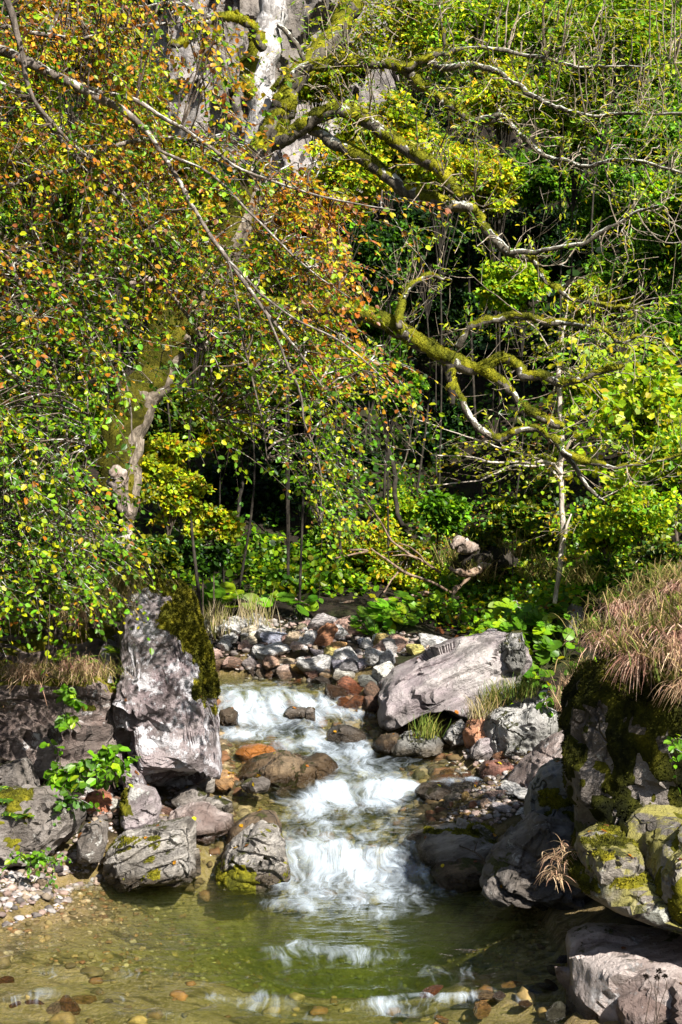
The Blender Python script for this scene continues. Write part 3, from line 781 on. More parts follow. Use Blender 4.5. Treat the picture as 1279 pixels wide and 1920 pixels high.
rock('b12', 'boulder', 'smooth dark brown dome-shaped boulder behind the pale ridged one', 'boulder',
     [(423, 1575), (432, 1552), (460, 1532), (490, 1521), (515, 1525), (528, 1550), (527, 1590), (480, 1605), (430, 1595)], 10.3, .26, 'r_wet', 5, 20, rough=.02, facets=2, box=.7, chips=.1)
rock('b13', 'boulder', 'cream rounded stone at the foot of the tall purple boulder', 'boulder',
     [(345, 1470), (360, 1455), (385, 1447), (402, 1460), (402, 1482), (370, 1492), (346, 1486)], 11.15, .16, 'r_layer', 4, 22, rough=.03, facets=3)
rock('b13b', 'boulder', 'ochre stone beside the cream one at the foot of the tall boulder', 'boulder',
     [(398, 1468), (405, 1446), (425, 1440), (440, 1455), (438, 1476), (410, 1482)], 11.3, .12, 'cobble', 4, 23, rough=.03, facets=3)
rock('b13c', 'boulder', 'lilac-grey rock leaning on the base of the tall boulder behind the pile', 'boulder',
     [(228, 1440), (245, 1420), (262, 1440), (275, 1470), (262, 1486), (232, 1480)], 10.45, .16, 'r_purple', 4, 24)
rock('b13d', 'boulder', 'black wet angular rocks under the tall boulder above the low brownish one', 'boulder',
     [(322, 1500), (340, 1482), (365, 1474), (388, 1490), (380, 1512), (340, 1522)], 10.7, .2, 'r_dark', 4, 25, facets=8)
# --- in the stream
rock('m14', 'boulder', 'flat wet mottled boulder in midstream with a little waterfall on its left', 'boulder',
     [(440, 1462), (452, 1438), (480, 1420), (530, 1410), (570, 1424), (605, 1420), (628, 1436), (634, 1460), (610, 1482), (540, 1488), (470, 1482)], 11.75, .36, 'r_wet', 5, 26, rough=.05, facets=5)
rock('m15', 'boulder', 'bright orange smooth flat stone in midstream', 'boulder',
     [(440, 1410), (455, 1399), (485, 1395), (512, 1401), (522, 1414), (500, 1426), (455, 1424)], 12.3, .16, 'cobble', 4, 27, rough=.02, facets=2, box=.7, chips=.1)
rock('m16', 'boulder', 'small black wet stone at the left of the middle rapids', 'boulder',
     [(448, 1474), (462, 1463), (490, 1457), (507, 1466), (503, 1482), (465, 1486)], 11.15, .12, 'r_dark', 4, 28, rough=.04, facets=4)
rock('m17', 'boulder', 'dark wet rock splitting the run below the upper cascade', 'boulder',
     [(604, 1376), (620, 1364), (655, 1362), (682, 1372), (690, 1388), (650, 1396), (612, 1394)], 12.75, .22, 'r_dark', 4, 29, facets=5)
rock('m18', 'boulder', 'low dark rock amid the white upper cascade', 'boulder',
     [(534, 1334), (545, 1325), (575, 1328), (580, 1340), (560, 1352), (538, 1350)], 13.25, .14, 'r_dark', 4, 30, facets=4)
rock('m18b', 'boulder', 'upright pointed dark stone amid the white upper cascade', 'boulder',
     [(571, 1340), (574, 1328), (582, 1324), (590, 1332), (592, 1350), (574, 1352)], 13.2, .09, 'r_dark', 4, 32, facets=6)
rock('m19', 'boulder', 'rounded brown stone veiled by the upper cascade near the tall boulder', 'boulder',
     [(408, 1350), (414, 1332), (430, 1327), (446, 1336), (448, 1356), (420, 1362)], 13.1, .16, 'r_wet', 4, 33, facets=2, rough=.02)
rock('m20', 'boulder', 'low pale crusty rock with a grass tuft, above the right-hand shallows', 'boulder',
     [(732, 1400), (745, 1384), (772, 1374), (805, 1378), (832, 1392), (828, 1408), (780, 1418), (735, 1414)], 12.35, .24, 'r_crack', 5, 34, facets=5, rough=.08)
rock('m20b', 'boulder', 'dark weedy rock at the left end of the crusty low one', 'boulder',
     [(700, 1396), (715, 1380), (745, 1376), (752, 1396), (730, 1412), (702, 1410)], 12.4, .2, 'r_wet', 4, 35)
rock('m21', 'boulder', 'low dark stone right of the middle rapids', 'boulder',
     [(775, 1482), (795, 1471), (830, 1471), (852, 1482), (840, 1496), (785, 1496)], 11.3, .2, 'r_dark', 4, 36, facets=4)
rock('m22', 'boulder', 'mossy lemon-grey stone at the tip of the pebble bar', 'boulder',
     [(828, 1512), (836, 1496), (858, 1488), (880, 1500), (884, 1518), (850, 1528), (830, 1524)], 10.95, .15, 'r_ledge', 4, 37)
rock('m22b', 'boulder', 'grey mottled rock between the mossy stone and the pebble bar', 'boulder',
     [(832, 1484), (850, 1472), (885, 1470), (905, 1480), (900, 1498), (850, 1500)], 11.3, .2, 'r_crack', 4, 38)
rock('m23', 'boulder', 'flat red-brown boulder lying along the right shallows', 'boulder',
     [(800, 1462), (830, 1453), (880, 1452), (930, 1458), (928, 1470), (870, 1474), (815, 1472)], 11.75, .26, 'cobble', 4, 39, facets=4, rough=.04)
rock('m24', 'boulder', 'domed pinkish boulder with mossy cracks at the right of the lower cascade', 'boulder',
     [(750, 1606), (765, 1578), (800, 1557), (850, 1544), (895, 1550), (930, 1566), (952, 1590), (955, 1625), (860, 1635), (780, 1628)], 10.15, .36, 'r_layer', 5, 40, facets=4, rough=.04,
     moss=(m_up(.95, 6, .8, (790, 960, 1540, 1600)), dict(depth=.012, blades=2500, blade=.012)))
rock('m25', 'boulder', 'low dark wet rock under the black twig at the pool edge', 'boulder',
     [(805, 1636), (830, 1620), (870, 1614), (910, 1618), (925, 1640), (900, 1662), (820, 1662)], 9.75, .24, 'r_wet', 5, 41, facets=4)
# --- right bank
rock('slab', 'boulder', 'huge pale lilac slanted boulder on the far right bank', 'boulder',
     [(704, 1335), (708, 1290), (730, 1262), (780, 1235), (850, 1206), (905, 1190), (945, 1186), (972, 1186), (979, 1212), (984, 1238), (962, 1262), (952, 1300), (925, 1335), (885, 1354), (862, 1338), (830, 1322), (780, 1322), (752, 1345), (735, 1356), (712, 1352)],
     13.15, .8, 'r_slab', 6, 42, rough=.032, facets=7, box=.5, strata=((-.42, .2, .88), .3, .09), cut=(.55, .8))
rock('slab_end', 'boulder', 'cracked cream rock joined to the right end of the huge slanted boulder', 'boulder',
     [(938, 1200), (962, 1184), (976, 1186), (984, 1235), (975, 1262), (950, 1270), (938, 1240)], 12.75, .3, 'r_crack', 5, 58, facets=6)
rock('r18', 'boulder', 'pale grey boulder cut by a net of mossy cracks', 'boulder',
     [(908, 1370), (918, 1345), (960, 1325), (1000, 1312), (1035, 1335), (1042, 1362), (1030, 1395), (1000, 1425), (950, 1432), (915, 1425)], 12.0, .42, 'r_crack', 6, 43, facets=8, rough=.055)
rock('r19', 'boulder', 'red-brown split rock left of the cracked grey boulder', 'boulder',
     [(868, 1375), (880, 1350), (905, 1338), (925, 1352), (930, 1385), (905, 1408), (875, 1400)], 12.2, .24, 'cobble', 5, 44, facets=9)
rock('r20', 'boulder', 'grey rock leaning on the red-brown split rock', 'boulder',
     [(832, 1384), (846, 1362), (866, 1352), (880, 1370), (878, 1398), (845, 1402)], 12.35, .16, 'r_crack', 4, 45)
rock('r20b', 'boulder', 'smooth grey rock under the cracked grey boulder', 'boulder',
     [(880, 1408), (895, 1388), (918, 1385), (928, 1405), (915, 1425), (885, 1425)], 11.95, .14, 'r_slab', 4, 46)
rock('r21', 'boulder', 'pinkish sloping wedge of rock below the mossy bank', 'boulder',
     [(950, 1470), (985, 1430), (1030, 1395), (1070, 1365), (1095, 1375), (1095, 1460), (1040, 1480), (970, 1490)], 11.0, .4, 'r_block', 5, 47, facets=6, strata=((.6, .1, .75), .12, .05))
rock('r22', 'boulder', 'dull red rock at the head of the pebble bar', 'boulder',
     [(898, 1448), (910, 1430), (940, 1424), (965, 1436), (970, 1455), (930, 1466), (905, 1462)], 11.6, .2, 'cobble', 4, 48, facets=7)
rock('r23', 'boulder', 'white-topped grey boulder with moss below, behind the dark water-edge rock', 'boulder',
     [(990, 1530), (998, 1470), (1015, 1446), (1050, 1436), (1095, 1434), (1110, 1480), (1110, 1560), (1060, 1580), (1005, 1565)], 9.5, .36, 'r_crack', 5, 49, facets=6,
     moss=(m_up(-.1, 6, 1.2, (1010, 1120, 1480, 1560)), dict(depth=.02, blades=4000)))
rock('r28', 'boulder', 'dark wet layered rock sloping into the pool under the right bank', 'boulder',
     [(905, 1655), (915, 1625), (940, 1590), (985, 1552), (1005, 1530), (1060, 1540), (1110, 1570), (1120, 1640), (1100, 1700), (1020, 1700), (950, 1690)], 9.05, .45, 'r_dark', 6, 50, facets=7, rough=.06, strata=((.5, .3, .8), .14, .09))
def bigmoss(V, N, px, py):
    return .22 + .9 * fbm(V * 5.5 + 3, 5) + .35 * fbm(V * 16, 3) + .5 * np.clip(N[:, 2], -.2, 1) - np.where((px < 1138) & (py > 1322) & (py < 1400) & (px > 1070), .9, 0) - np.where((py > 1480) & (px < 1110), .4, 0)
rock('r29', 'rock_outcrop', 'big mossy outcrop of the right bank under the hanging dry grass', 'outcrop',
     [(1100, 1430), (1098, 1345), (1114, 1308), (1146, 1272), (1200, 1225), (1350, 1165), (1620, 1150), (1800, 1300), (1800, 1600), (1500, 1625), (1280, 1600), (1120, 1590), (1112, 1500)],
     8.35, .62, 'r_moss', 6, 51, rough=.085, facets=6, box=.5, moss=(bigmoss, dict(depth=.035, blades=60000, blade=.017, pal=[(.006, .007, .002), (.020, .022, .003), (.048, .050, .005), (.12, .11, .010)], jit=.7)))
rock('r30', 'boulder', 'grey overhanging ledge slab jutting over the pool at the right', 'boulder',
     [(1048, 1668), (1054, 1636), (1072, 1606), (1130, 1596), (1200, 1630), (1300, 1650), (1500, 1660), (1650, 1680), (1650, 1840), (1400, 1805), (1290, 1756), (1200, 1716), (1100, 1694)],
     7.3, .6, 'r_ledge', 6, 52, rough=.055, facets=7, box=.5, strata=((-.2, .25, .9), .11, .08),
     moss=(m_up(.35, 7, 1.3, (1060, 1200, 1600, 1680)), dict(depth=.015, blades=9000, blade=.012)))
rock('r30b', 'boulder', 'yellow-lichened rounded block lying on the left of the ledge', 'boulder',
     [(1080, 1610), (1096, 1578), (1135, 1560), (1180, 1568), (1194, 1598), (1184, 1642), (1140, 1650), (1095, 1640)], 7.38, .36, 'r_yellow', 5, 62, rough=.06, facets=7,
     moss=(m_up(.75, 8, 1.2), dict(depth=.012, blades=3000, blade=.011)))
rock('r30c', 'boulder', 'big yellow-lichened block with dark cracks lying on the right of the ledge', 'boulder',
     [(1176, 1610), (1198, 1566), (1248, 1545), (1330, 1538), (1500, 1550), (1620, 1600), (1620, 1740), (1400, 1750), (1265, 1722), (1200, 1690), (1172, 1650)], 7.3, .52, 'r_yellow', 6, 63, rough=.07, facets=8,
     moss=(lambda V, N, px, py: .1 + 1.2 * fbm(V * 6, 4) + (px - 1262) / 60 + .3 * (py - 1640) / 60, dict(depth=.022, blades=16000, blade=.014)))
rock('r31', 'boulder', 'pinkish flat-faced block standing in the water below the ledge', 'boulder',
     [(1064, 1768), (1110, 1748), (1200, 1752), (1400, 1760), (1700, 1760), (1700, 2060), (1400, 2080), (1090, 2060), (1078, 1930), (1068, 1850)],
     7.36, .50, 'r_block', 6, 53, rough=.03, facets=4, box=.42, cut=(.55, .75))
rock('r31b', 'boulder', 'lower angular rock at the foot of the pinkish block', 'boulder',
     [(1160, 1880), (1200, 1850), (1260, 1838), (1330, 1860), (1400, 1960), (1300, 2040), (1180, 2000)], 7.0, .2, 'r_block', 5, 54, facets=6)
rock('r33', 'boulder', 'dark pointed rock half buried on the slope above the leafy ground plants', 'boulder',
     [(1048, 1200), (1056, 1160), (1070, 1135), (1090, 1140), (1096, 1165), (1082, 1200), (1060, 1210)], hit(1065, 1200), .2, 'r_dark', 5, 55, facets=7)
rock('r34', 'boulder', 'white-faced small rock above the cracked grey boulder', 'boulder',
     [(1002, 1318), (1010, 1298), (1028, 1290), (1040, 1300), (1036, 1322), (1012, 1330)], 12.0, .15, 'r_crack', 4, 56)
rock('r35', 'boulder', 'mossy tan rock on the slope below the rotten stump', 'boulder',
     [(945, 1160), (952, 1135), (968, 1124), (980, 1140), (978, 1170), (955, 1175)], hit(965, 1172), .2, 'r_layer', 4, 57)
rock('r36', 'boulder', 'brown rounded rock on the slope among the ferns', 'boulder',
     [(980, 1122), (988, 1108), (1004, 1104), (1014, 1116), (1008, 1130), (988, 1134)], hit(995, 1130), .2, 'r_block', 4, 59)
ROCKC = dict(b6=(.26, .095, .05), b13b=(.38, .22, .09), m15=(.62, .27, .07), m23=(.24, .10, .055), r19=(.40, .20, .12), r22=(.26, .12, .09))
for k, c in ROCKC.items(): ROCKS[k][0].color = (*[x * 1.4 for x in c], 1)

# --- cobbles: every one a stone of its own, sharing a dozen shapes
shapes = []
for s in range(12):
    r = np.random.default_rng(200 + s)
    S, Fc = ico(4); V = S.copy()
    for _ in range(11):
        n = unit(r.normal(size=3)); k = r.uniform(.5, .85)
        V -= np.outer(np.maximum(V @ n - k, 0) * .92, n)
    V = V * np.array([1, r.uniform(.65, .95), r.uniform(.5, .8)])
    V = V + unit(V) * (.07 * fbm(V * 1.7 + s, 4) + .03 * fbm(V * 5 + s, 3, ridged=True))[:, None]
    mb = MB(); mb.add(V, Fc); ob = mb.build('stone', M['cobble'], None, np.zeros(3), smooth='sharp')
    shapes.append(ob.data); bpy.data.objects.remove(ob)
    shapes[-1].name = 'stone_shape'

FARB = 'on the far stony bank'
CW = {'pale grey': (.42, .40, .39), 'white': (.60, .58, .56), 'dark grey': (.14, .13, .13), 'blue-grey': (.22, .24, .28), 'tan': (.40, .31, .22), 'rust-brown': (.28, .12, .06), 'pinkish': (.42, .28, .25), 'ochre': (.48, .29, .11), 'brown': (.16, .10, .07)}
def stone(px, py, wpx, hpx, d, colour, where, r, z=None, deep=.25, name='cobble'):
    o = bpy.data.objects.new(name, shapes[r.integers(len(shapes))]); COL.objects.link(o)
    wx = wpx * d / F / 2; h = hpx * d / F / 2
    p = P(px, py, d)
    if z is not None: p[2] = z
    o.location = p
    o.scale = (wx * 1.05, wx * r.uniform(.75, 1.1), h * 1.45)
    o.rotation_euler = (r.normal(0, .18), r.normal(0, .22), r.uniform(0, 6.28))
    c = (1.25 if where == FARB else 1.) * np.array(CW[colour]) * np.exp(r.normal(0, .16)) * np.exp(r.normal(0, .05, 3))
    o.color = (*np.clip(c * 1.75, 0, .95), 1)
    size = 'small' if wpx < 24 else ('fist-sized' if wpx < 40 else 'large')
    tag(o, f'{size} {colour} stone {where}', 'stone', 'stones along the stream'); o['_w'] = where; o['_s'] = f'{size} {colour} stone'
    AUTO.append((o, px, py))
    return o
rs = np.random.default_rng(77)
for px, py, w, h, d, c in [  # named stones of the far bank
    (402, 1178, 44, 34, 16.2, 'pale grey'), (448, 1182, 66, 40, 16.0, 'pale grey'), (508, 1178, 80, 26, 16.6, 'pale grey'), (514, 1196, 48, 30, 16.2, 'blue-grey'), (545, 1198, 44, 28, 16.1, 'pinkish'), (545, 1212, 50, 16, 16, 'pale grey'),
    (612, 1196, 58, 40, 16.0, 'rust-brown'), (582, 1202, 30, 30, 16.2, 'pale grey'), (500, 1238, 40, 24, 15.5, 'tan'), (478, 1258, 62, 34, 15.0, 'dark grey'), (440, 1250, 52, 32, 15.0, 'brown'), (405, 1252, 40, 36, 15.0, 'brown'), (494, 1264, 34, 22, 14.8, 'pale grey'),
    (516, 1260, 28, 30, 14.8, 'dark grey'), (552, 1262, 50, 34, 14.8, 'pinkish'), (530, 1245, 44, 24, 15.2, 'tan'), (560, 1278, 34, 18, 14.5, 'rust-brown'), (584, 1266, 34, 26, 14.6, 'pinkish'), (600, 1246, 66, 34, 15.0, 'white'), (632, 1230, 52, 28, 15.3, 'ochre'),
    (605, 1228, 38, 22, 15.5, 'pale grey'), (605, 1284, 60, 24, 14.1, 'dark grey'), (640, 1252, 50, 30, 14.8, 'blue-grey'), (658, 1252, 40, 38, 14.5, 'dark grey'), (612, 1266, 40, 18, 14.5, 'tan'), (642, 1268, 40, 20, 14.4, 'pale grey'),
    (682, 1246, 30, 24, 14.6, 'pale grey'), (706, 1232, 40, 40, 14.6, 'white'), (724, 1240, 34, 36, 14.3, 'pale grey'), (690, 1276, 40, 34, 13.9, 'dark grey'), (722, 1265, 44, 48, 13.9, 'white'), (740, 1214, 42, 32, 15.0, 'white'), (710, 1206, 34, 28, 15.4, 'pale grey'),
    (682, 1202, 24, 22, 15.6, 'blue-grey'), (660, 1294, 52, 38, 13.7, 'rust-brown'), (630, 1302, 34, 36, 13.6, 'brown'), (664, 1322, 44, 34, 13.4, 'rust-brown'), (694, 1326, 44, 30, 13.3, 'brown'), (642, 1326, 26, 28, 13.4, 'rust-brown'), (700, 1300, 34, 34, 13.6, 'brown'), (716, 1338, 26, 24, 13.1, 'rust-brown'), (690, 1340, 40, 16, 13.2, 'ochre')]:
    d = hit(px, py + h * .42, 12.5, 19) + .4 * w * d / F; w *= 1.3; h *= 1.25
    stone(px, py, w, h, d, c, FARB if px < 690 and py < 1290 else 'left of the huge slanted boulder', rs)
def scatter_stones(n, xr_, yr_, wr, cols, where, seed, sink=.25, need_out=None):
    r = np.random.default_rng(seed); k = 0
    while k < n:
        x, y = r.uniform(*xr_), r.uniform(*yr_)
        out = max(float(xl(y)) - x, x - float(xr(y)))
        if need_out and not (need_out[0] < out < need_out[1]): continue
        z = float(ground(np.array([x]), np.array([y]))[0])
        w = wr[0] + (wr[1] - wr[0]) * r.random() ** 2.2
        h = w * r.uniform(.5, .8)
        px, py = px_of(np.array([x, y, z]))
        stone(px, py, w * F / y, h * F / y, y, r.choice(cols), where, r, z=z + h * (.5 - sink) * .6)
        k += 1
scatter_stones(60, (-1.9, 1.0), (14.2, 16.8), (.14, .46), ['pale grey', 'pale grey', 'tan', 'white', 'pinkish', 'white', 'ochre'], FARB, 301, need_out=(-.05, 1.6))
scatter_stones(42, (-2.2, -1.0), (9.9, 10.9), (.04, .17), ['pale grey', 'tan', 'dark grey', 'pinkish', 'brown', 'white'], 'in the near left stone pile', 302, need_out=(0, .8))
scatter_stones(34, (.75, 1.7), (10.3, 11.7), (.04, .16), ['white', 'pale grey', 'pinkish', 'tan', 'ochre', 'rust-brown'], 'on the right pebble bar', 303, need_out=(-.1, .6))
scatter_stones(26, (-3.0, -1.7), (9.3, 10.0), (.04, .16), ['dark grey', 'pale grey', 'brown', 'tan'], 'beside the gravel beach', 304, need_out=(-.05, .7))
scatter_stones(16, (.85, 1.5), (11.6, 12.8), (.05, .18), ['pale grey', 'tan', 'rust-brown'], 'below the cracked grey boulder', 305, need_out=(-.1, .5))
for px, py, w, h, d, c in [(1000, 1492, 74, 26, 0, 'white'), (942, 1516, 58, 22, 0, 'pale grey'), (905, 1540, 46, 18, 0, 'pinkish'), (962, 1480, 50, 24, 0, 'white'), (1012, 1540, 80, 30, 0, 'pale grey'), (880, 1528, 40, 16, 0, 'ochre'), (985, 1520, 46, 18, 0, 'white'), (930, 1490, 44, 20, 0, 'tan'), (1020, 1470, 60, 26, 0, 'pale grey')]:
    d = hit(px, py + h * .4, 9.4, 14) + .1; stone(px, py, w * 1.1, h, d, c, 'on the right pebble bar', rs)
# shallows in front
for px, py, w, h, d, c in [(902, 1890, 72, 18, 7.5, 'ochre'), (935, 1868, 56, 24, 7.6, 'dark grey'), (900, 1866, 70, 16, 7.62, 'tan'), (958, 1846, 40, 16, 7.75, 'ochre'), (1013, 1774, 22, 14, 8.2, 'tan'), (1046, 1822, 42, 30, 7.8, 'dark grey'), (1056, 1800, 30, 16, 8.0, 'blue-grey'),
                            (985, 1882, 50, 20, 7.5, 'brown'), (1050, 1896, 60, 36, 7.3, 'dark grey'), (1005, 1850, 60, 16, 7.7, 'dark grey'), (805, 1862, 66, 14, 7.62, 'rust-brown'), (1035, 1850, 40, 14, 7.7, 'brown'), (830, 1912, 40, 14, 7.35, 'ochre')]:
    stone(px, py, w, h, d, c, 'in the shallows by the pinkish block', rs)
scatter_stones(22, (-2.6, 1.0), (7.0, 8.5), (.08, .26), ['ochre', 'brown', 'rust-brown', 'tan', 'dark grey'], 'under the near pool', 306, sink=.8, need_out=(-5, -.15))
scatter_stones(22, (-.9, .9), (10.3, 13.0), (.08, .28), ['ochre', 'brown', 'rust-brown', 'dark grey'], 'under the middle run', 307, sink=.5, need_out=(-5, -.1))

# --- gravel: too many to count
def gravel(name, label, n, xr_, yr_, sr, need, seed, pal):
    r = np.random.default_rng(seed)
    x = r.uniform(*xr_, n * 4); y = r.uniform(*yr_, n * 4)
    out = np.maximum(xl(y) - x, x - xr(y)); ok = (out > need[0]) & (out < need[1])
    x, y = x[ok][:n], y[ok][:n]; m = len(x)
    z = ground(x, y); s = sr[0] + (sr[1] - sr[0]) * r.random(m) ** 2.5
    S, Fc = ico(2)
    sc = np.stack([s, s * r.uniform(.6, 1, m), s * r.uniform(.4, .7, m)], -1)
    a = r.uniform(0, 6.28, m); ca, sa = np.cos(a), np.sin(a)
    v = S[None] * sc[:, None] * (1 + .18 * r.normal(size=(m, len(S), 1)))
    v = np.stack([v[..., 0] * ca[:, None] - v[..., 1] * sa[:, None], v[..., 0] * sa[:, None] + v[..., 1] * ca[:, None], v[..., 2]], -1)
    v += np.stack([x, y, z + s * (.22 if 'bed' not in name else .05)], -1)[:, None]
    c = np.array(pal)[r.integers(len(pal), size=m)] * np.exp(r.normal(0, .25, (m, 1)))
    mb = MB(); mb.add(v.reshape(-1, 3), (Fc[None] + np.arange(m)[:, None, None] * len(S)).reshape(-1, 3), np.repeat(c, len(S), 0))
    tag(mb.build(name, M['pebble']), label, None, kind='stuff')
gravel('bed_gravel', 'ochre and brown stones lying on the streambed', 3600, (-4.0, 1.6), (8.2, 10.0), (.008, .030), (-6, -.02), 45, [(.19, .125, .045), (.13, .085, .028), (.22, .16, .075), (.10, .075, .026), (.17, .085, .030), (.26, .20, .11)])
gravel('bed_gravel', 'amber and brown stones on the bed of the nearest water', 160, (-4.0, 1.6), (6.4, 8.3), (.02, .08), (-6, -.02), 47, [(.20, .13, .04), (.13, .075, .025), (.24, .165, .06), (.10, .070, .024), (.18, .08, .026)])
gravel('bed_gravel', 'brown stones lying on the bed of the rapids', 2200, (-1.6, 1.4), (9.9, 14.6), (.014, .09), (-6, -.02), 46, [(.16, .105, .04), (.10, .065, .026), (.22, .16, .09), (.075, .056, .024), (.14, .065, .028)])
gp = [(.32, .27, .245), (.38, .35, .33), (.22, .16, .14), (.34, .24, .20), (.14, .12, .11), (.28, .22, .16), (.42, .38, .36)]
gravel('gravel', 'pale pebble beach at the left edge of the pool', 2600, (-4.2, -1.6), (8.6, 10.2), (.010, .038), (-.12, 1.4), 41, gp)
gravel('gravel', 'pale pebbles of the bar right of the stream', 1500, (.6, 1.9), (10.2, 12.2), (.010, .035), (-.15, .8), 42, gp)
gravel('gravel', 'pebbles between the stones of the far bank', 1300, (-2.4, 1.2), (14.2, 17.2), (.014, .05), (-.1, 2.0), 43, gp)
gravel('gravel', 'pebbles between the stones of the near left pile', 900, (-2.4, -.9), (9.8, 11.6), (.010, .04), (-.1, .8), 44, gp)
# ------------------------------------------------------------------ trees
def px_path(pts, d0, d1, per=6, wig=.012, seed=0, wscale=3.):
    """Polyline read off the photograph -> smooth 3-D path with its own run of distances."""
    pts = np.asarray(pts, float); n = len(pts)
    t = np.concatenate([[0], np.cumsum(np.hypot(np.diff(pts[:, 0]), np.diff(pts[:, 1])))]); t /= t[-1]
    d = d0 + (d1 - d0) * t
    W = np.array([P(p[0], p[1], dd) for p, dd in zip(pts, d)])
    C = catmull(W, per)
    w = None
    if pts.shape[1] > 2:
        w = catmull((pts[:, 2] * d / F / 2)[:, None] * np.ones((1, 3)), per)[:, 0]
    q = C * wscale + seed * 3.1
    nz = np.stack([fbm(q, 3), fbm(q + 31, 3), fbm(q + 67, 3)], -1)
    C = C + wig * nz
    return C, w

def tube_bumpy(path, rad, sides=12, seed=0, bump=.14, sc=7.):
    V, fs, ring = tubes(path[None], np.asarray(rad)[None], sides)
    n = fbm(V * sc + seed, 4) + .5 * fbm(V * sc * 3 + seed, 3)
    rr = np.repeat(np.asarray(rad), sides)
    return V + ring * (n * bump * rr)[:, None], fs

def limb_moss(parent, V, sides, fs, bias, seed, blades, depth=.02, thr=0, px_fn=None, pal=((.045, .050, .006), (.12, .13, .010), (.24, .235, .014), (.36, .33, .018))):
    tri = np.concatenate([fs[0][:, [0, 1, 2]], fs[0][:, [0, 2, 3]]])
    N = vnormals(V, tri)
    w = (N[:, 2] * .6 + bias + .8 * fbm(V * 4.5 + seed, 4) + .4 * fbm(V * 15, 3)) * 1.7
    if px_fn is not None: w = px_fn(w, V, N, *px_of(V))
    return moss_part(parent, V, tri, w, depth=depth * .8, blades=blades, seed=seed, blade=.010, pal=list(pal))

def sprays(mb, B, D, L, K, size, colfn, kind='broad', droop=.35, rad=.0022, twig_mat=1, up=.55, facing=.35, fan=.85, sag=.25, r=None, spread=.25, keep=1.0, tip=True):
    """M leafy twigs at once."""
    r = r or rng
    M_ = len(B)
    if M_ == 0: return
    n = 6; t = np.linspace(0, 1, n)[None, :, None]
    D = unit(D); L = np.broadcast_to(L, (M_,))
    bend = r.normal(0, .16, (M_, 3))
    path = B[:, None] + (D[:, None] * t + bend[:, None] * t ** 2 + np.array([0, 0, -1.]) * droop * t ** 2) * L[:, None, None]
    R = rad * (1.15 - .85 * t[..., 0]) * (.7 + .6 * L[:, None])
    V, fs, _ = tubes(path, np.broadcast_to(R, (M_, n)), 3, cap=False)
    mb.add(V, fs, None, twig_mat)
    tk = (np.arange(K) + .6) / K
    tk = np.clip(tk[None] + r.normal(0, .25 / K, (M_, K)), .06, 1)
    pos = B[:, None] + (D[:, None] * tk[..., None] + bend[:, None] * tk[..., None] ** 2 + np.array([0, 0, -1.]) * droop * tk[..., None] ** 2) * L[:, None, None]
    T = unit(D[:, None] + 2 * (bend[:, None] + np.array([0, 0, -droop])) * tk[..., None])
    upv = unit(np.array([0, 0, 1.]) + r.normal(0, spread, (M_, 1, 3)))
    S = unit(np.cross(T, upv)); sgn = np.where(np.arange(K) % 2, 1., -1.)[None, :, None]
    ax = T * (.45 + .8 * (tk[..., None] > .93)) + S * sgn * fan + r.normal(0, .28, (M_, K, 3)) + np.array([0, 0, -sag])
    nr = np.array([0, 0, up]) + facing * np.array([.3, -1, .1]) + r.normal(0, .45, (M_, K, 3))
    pos = pos.reshape(-1, 3); ax = ax.reshape(-1, 3); nr = nr.reshape(-1, 3)
    k = r.random(len(pos)) < keep
    pos, ax, nr = pos[k], ax[k], nr[k]
    sz = size * r.uniform(.45, 1.4, len(pos))
    leaves(mb, pos + unit(ax) * size * .12, ax, nr, sz, colfn(pos, r), kind)

def connect(mb, B, nodes, noderad, maxd, mat=1, r=None, rad=.0035):
    """Thin shoots from the nearest branch to each twig's base."""
    r = r or rng
    src = []
    for i in range(0, len(B), 400):
        dd = np.linalg.norm(B[i:i + 400, None] - nodes[None], axis=-1); j = dd.argmin(1)
        for a, jj in enumerate(j): src.append((i + a, jj, dd[a, jj]))
    src = [s for s in src if .03 < s[2] < maxd]
    if not src: return
    a = nodes[[s[1] for s in src]]; b = B[[s[0] for s in src]]
    t = np.linspace(0, 1, 6)[None, :, None]
    dl = np.linalg.norm(b - a, axis=-1)[:, None, None]
    path = a[:, None] + (b - a)[:, None] * t + np.array([0, 0, 1.]) * (.16 * dl * np.sin(np.pi * t)) + r.normal(0, .05, (len(a), 1, 3)) * dl * np.sin(np.pi * t)
    path[:, 1:-1] += r.normal(0, .012, (len(a), 4, 3))
    R = np.broadcast_to(np.linspace(1.5, .8, 6)[None] * rad, (len(a), 6)) * (.6 + dl[..., 0])
    V, fs, _ = tubes(path, R, 4, cap=False)
    mb.add(V, fs, None, mat)

def in_poly(px, py, poly):
    poly = np.asarray(poly, float); c = np.zeros(len(px), bool)
    j = len(poly) - 1
    for i in range(len(poly)):
        xi, yi = poly[i]; xj, yj = poly[j]
        c ^= ((yi > py) != (yj > py)) & (px < (xj - xi) * (py - yi) / (yj - yi + 1e-12) + xi)
        j = i
    return c

def blend_cols(w, pal_a, pal_b, n, r):
    ca, cb = pick(pal_a, n, r=r), pick(pal_b, n, r=r)
    return np.where((r.random(n) < w)[:, None], cb, ca)

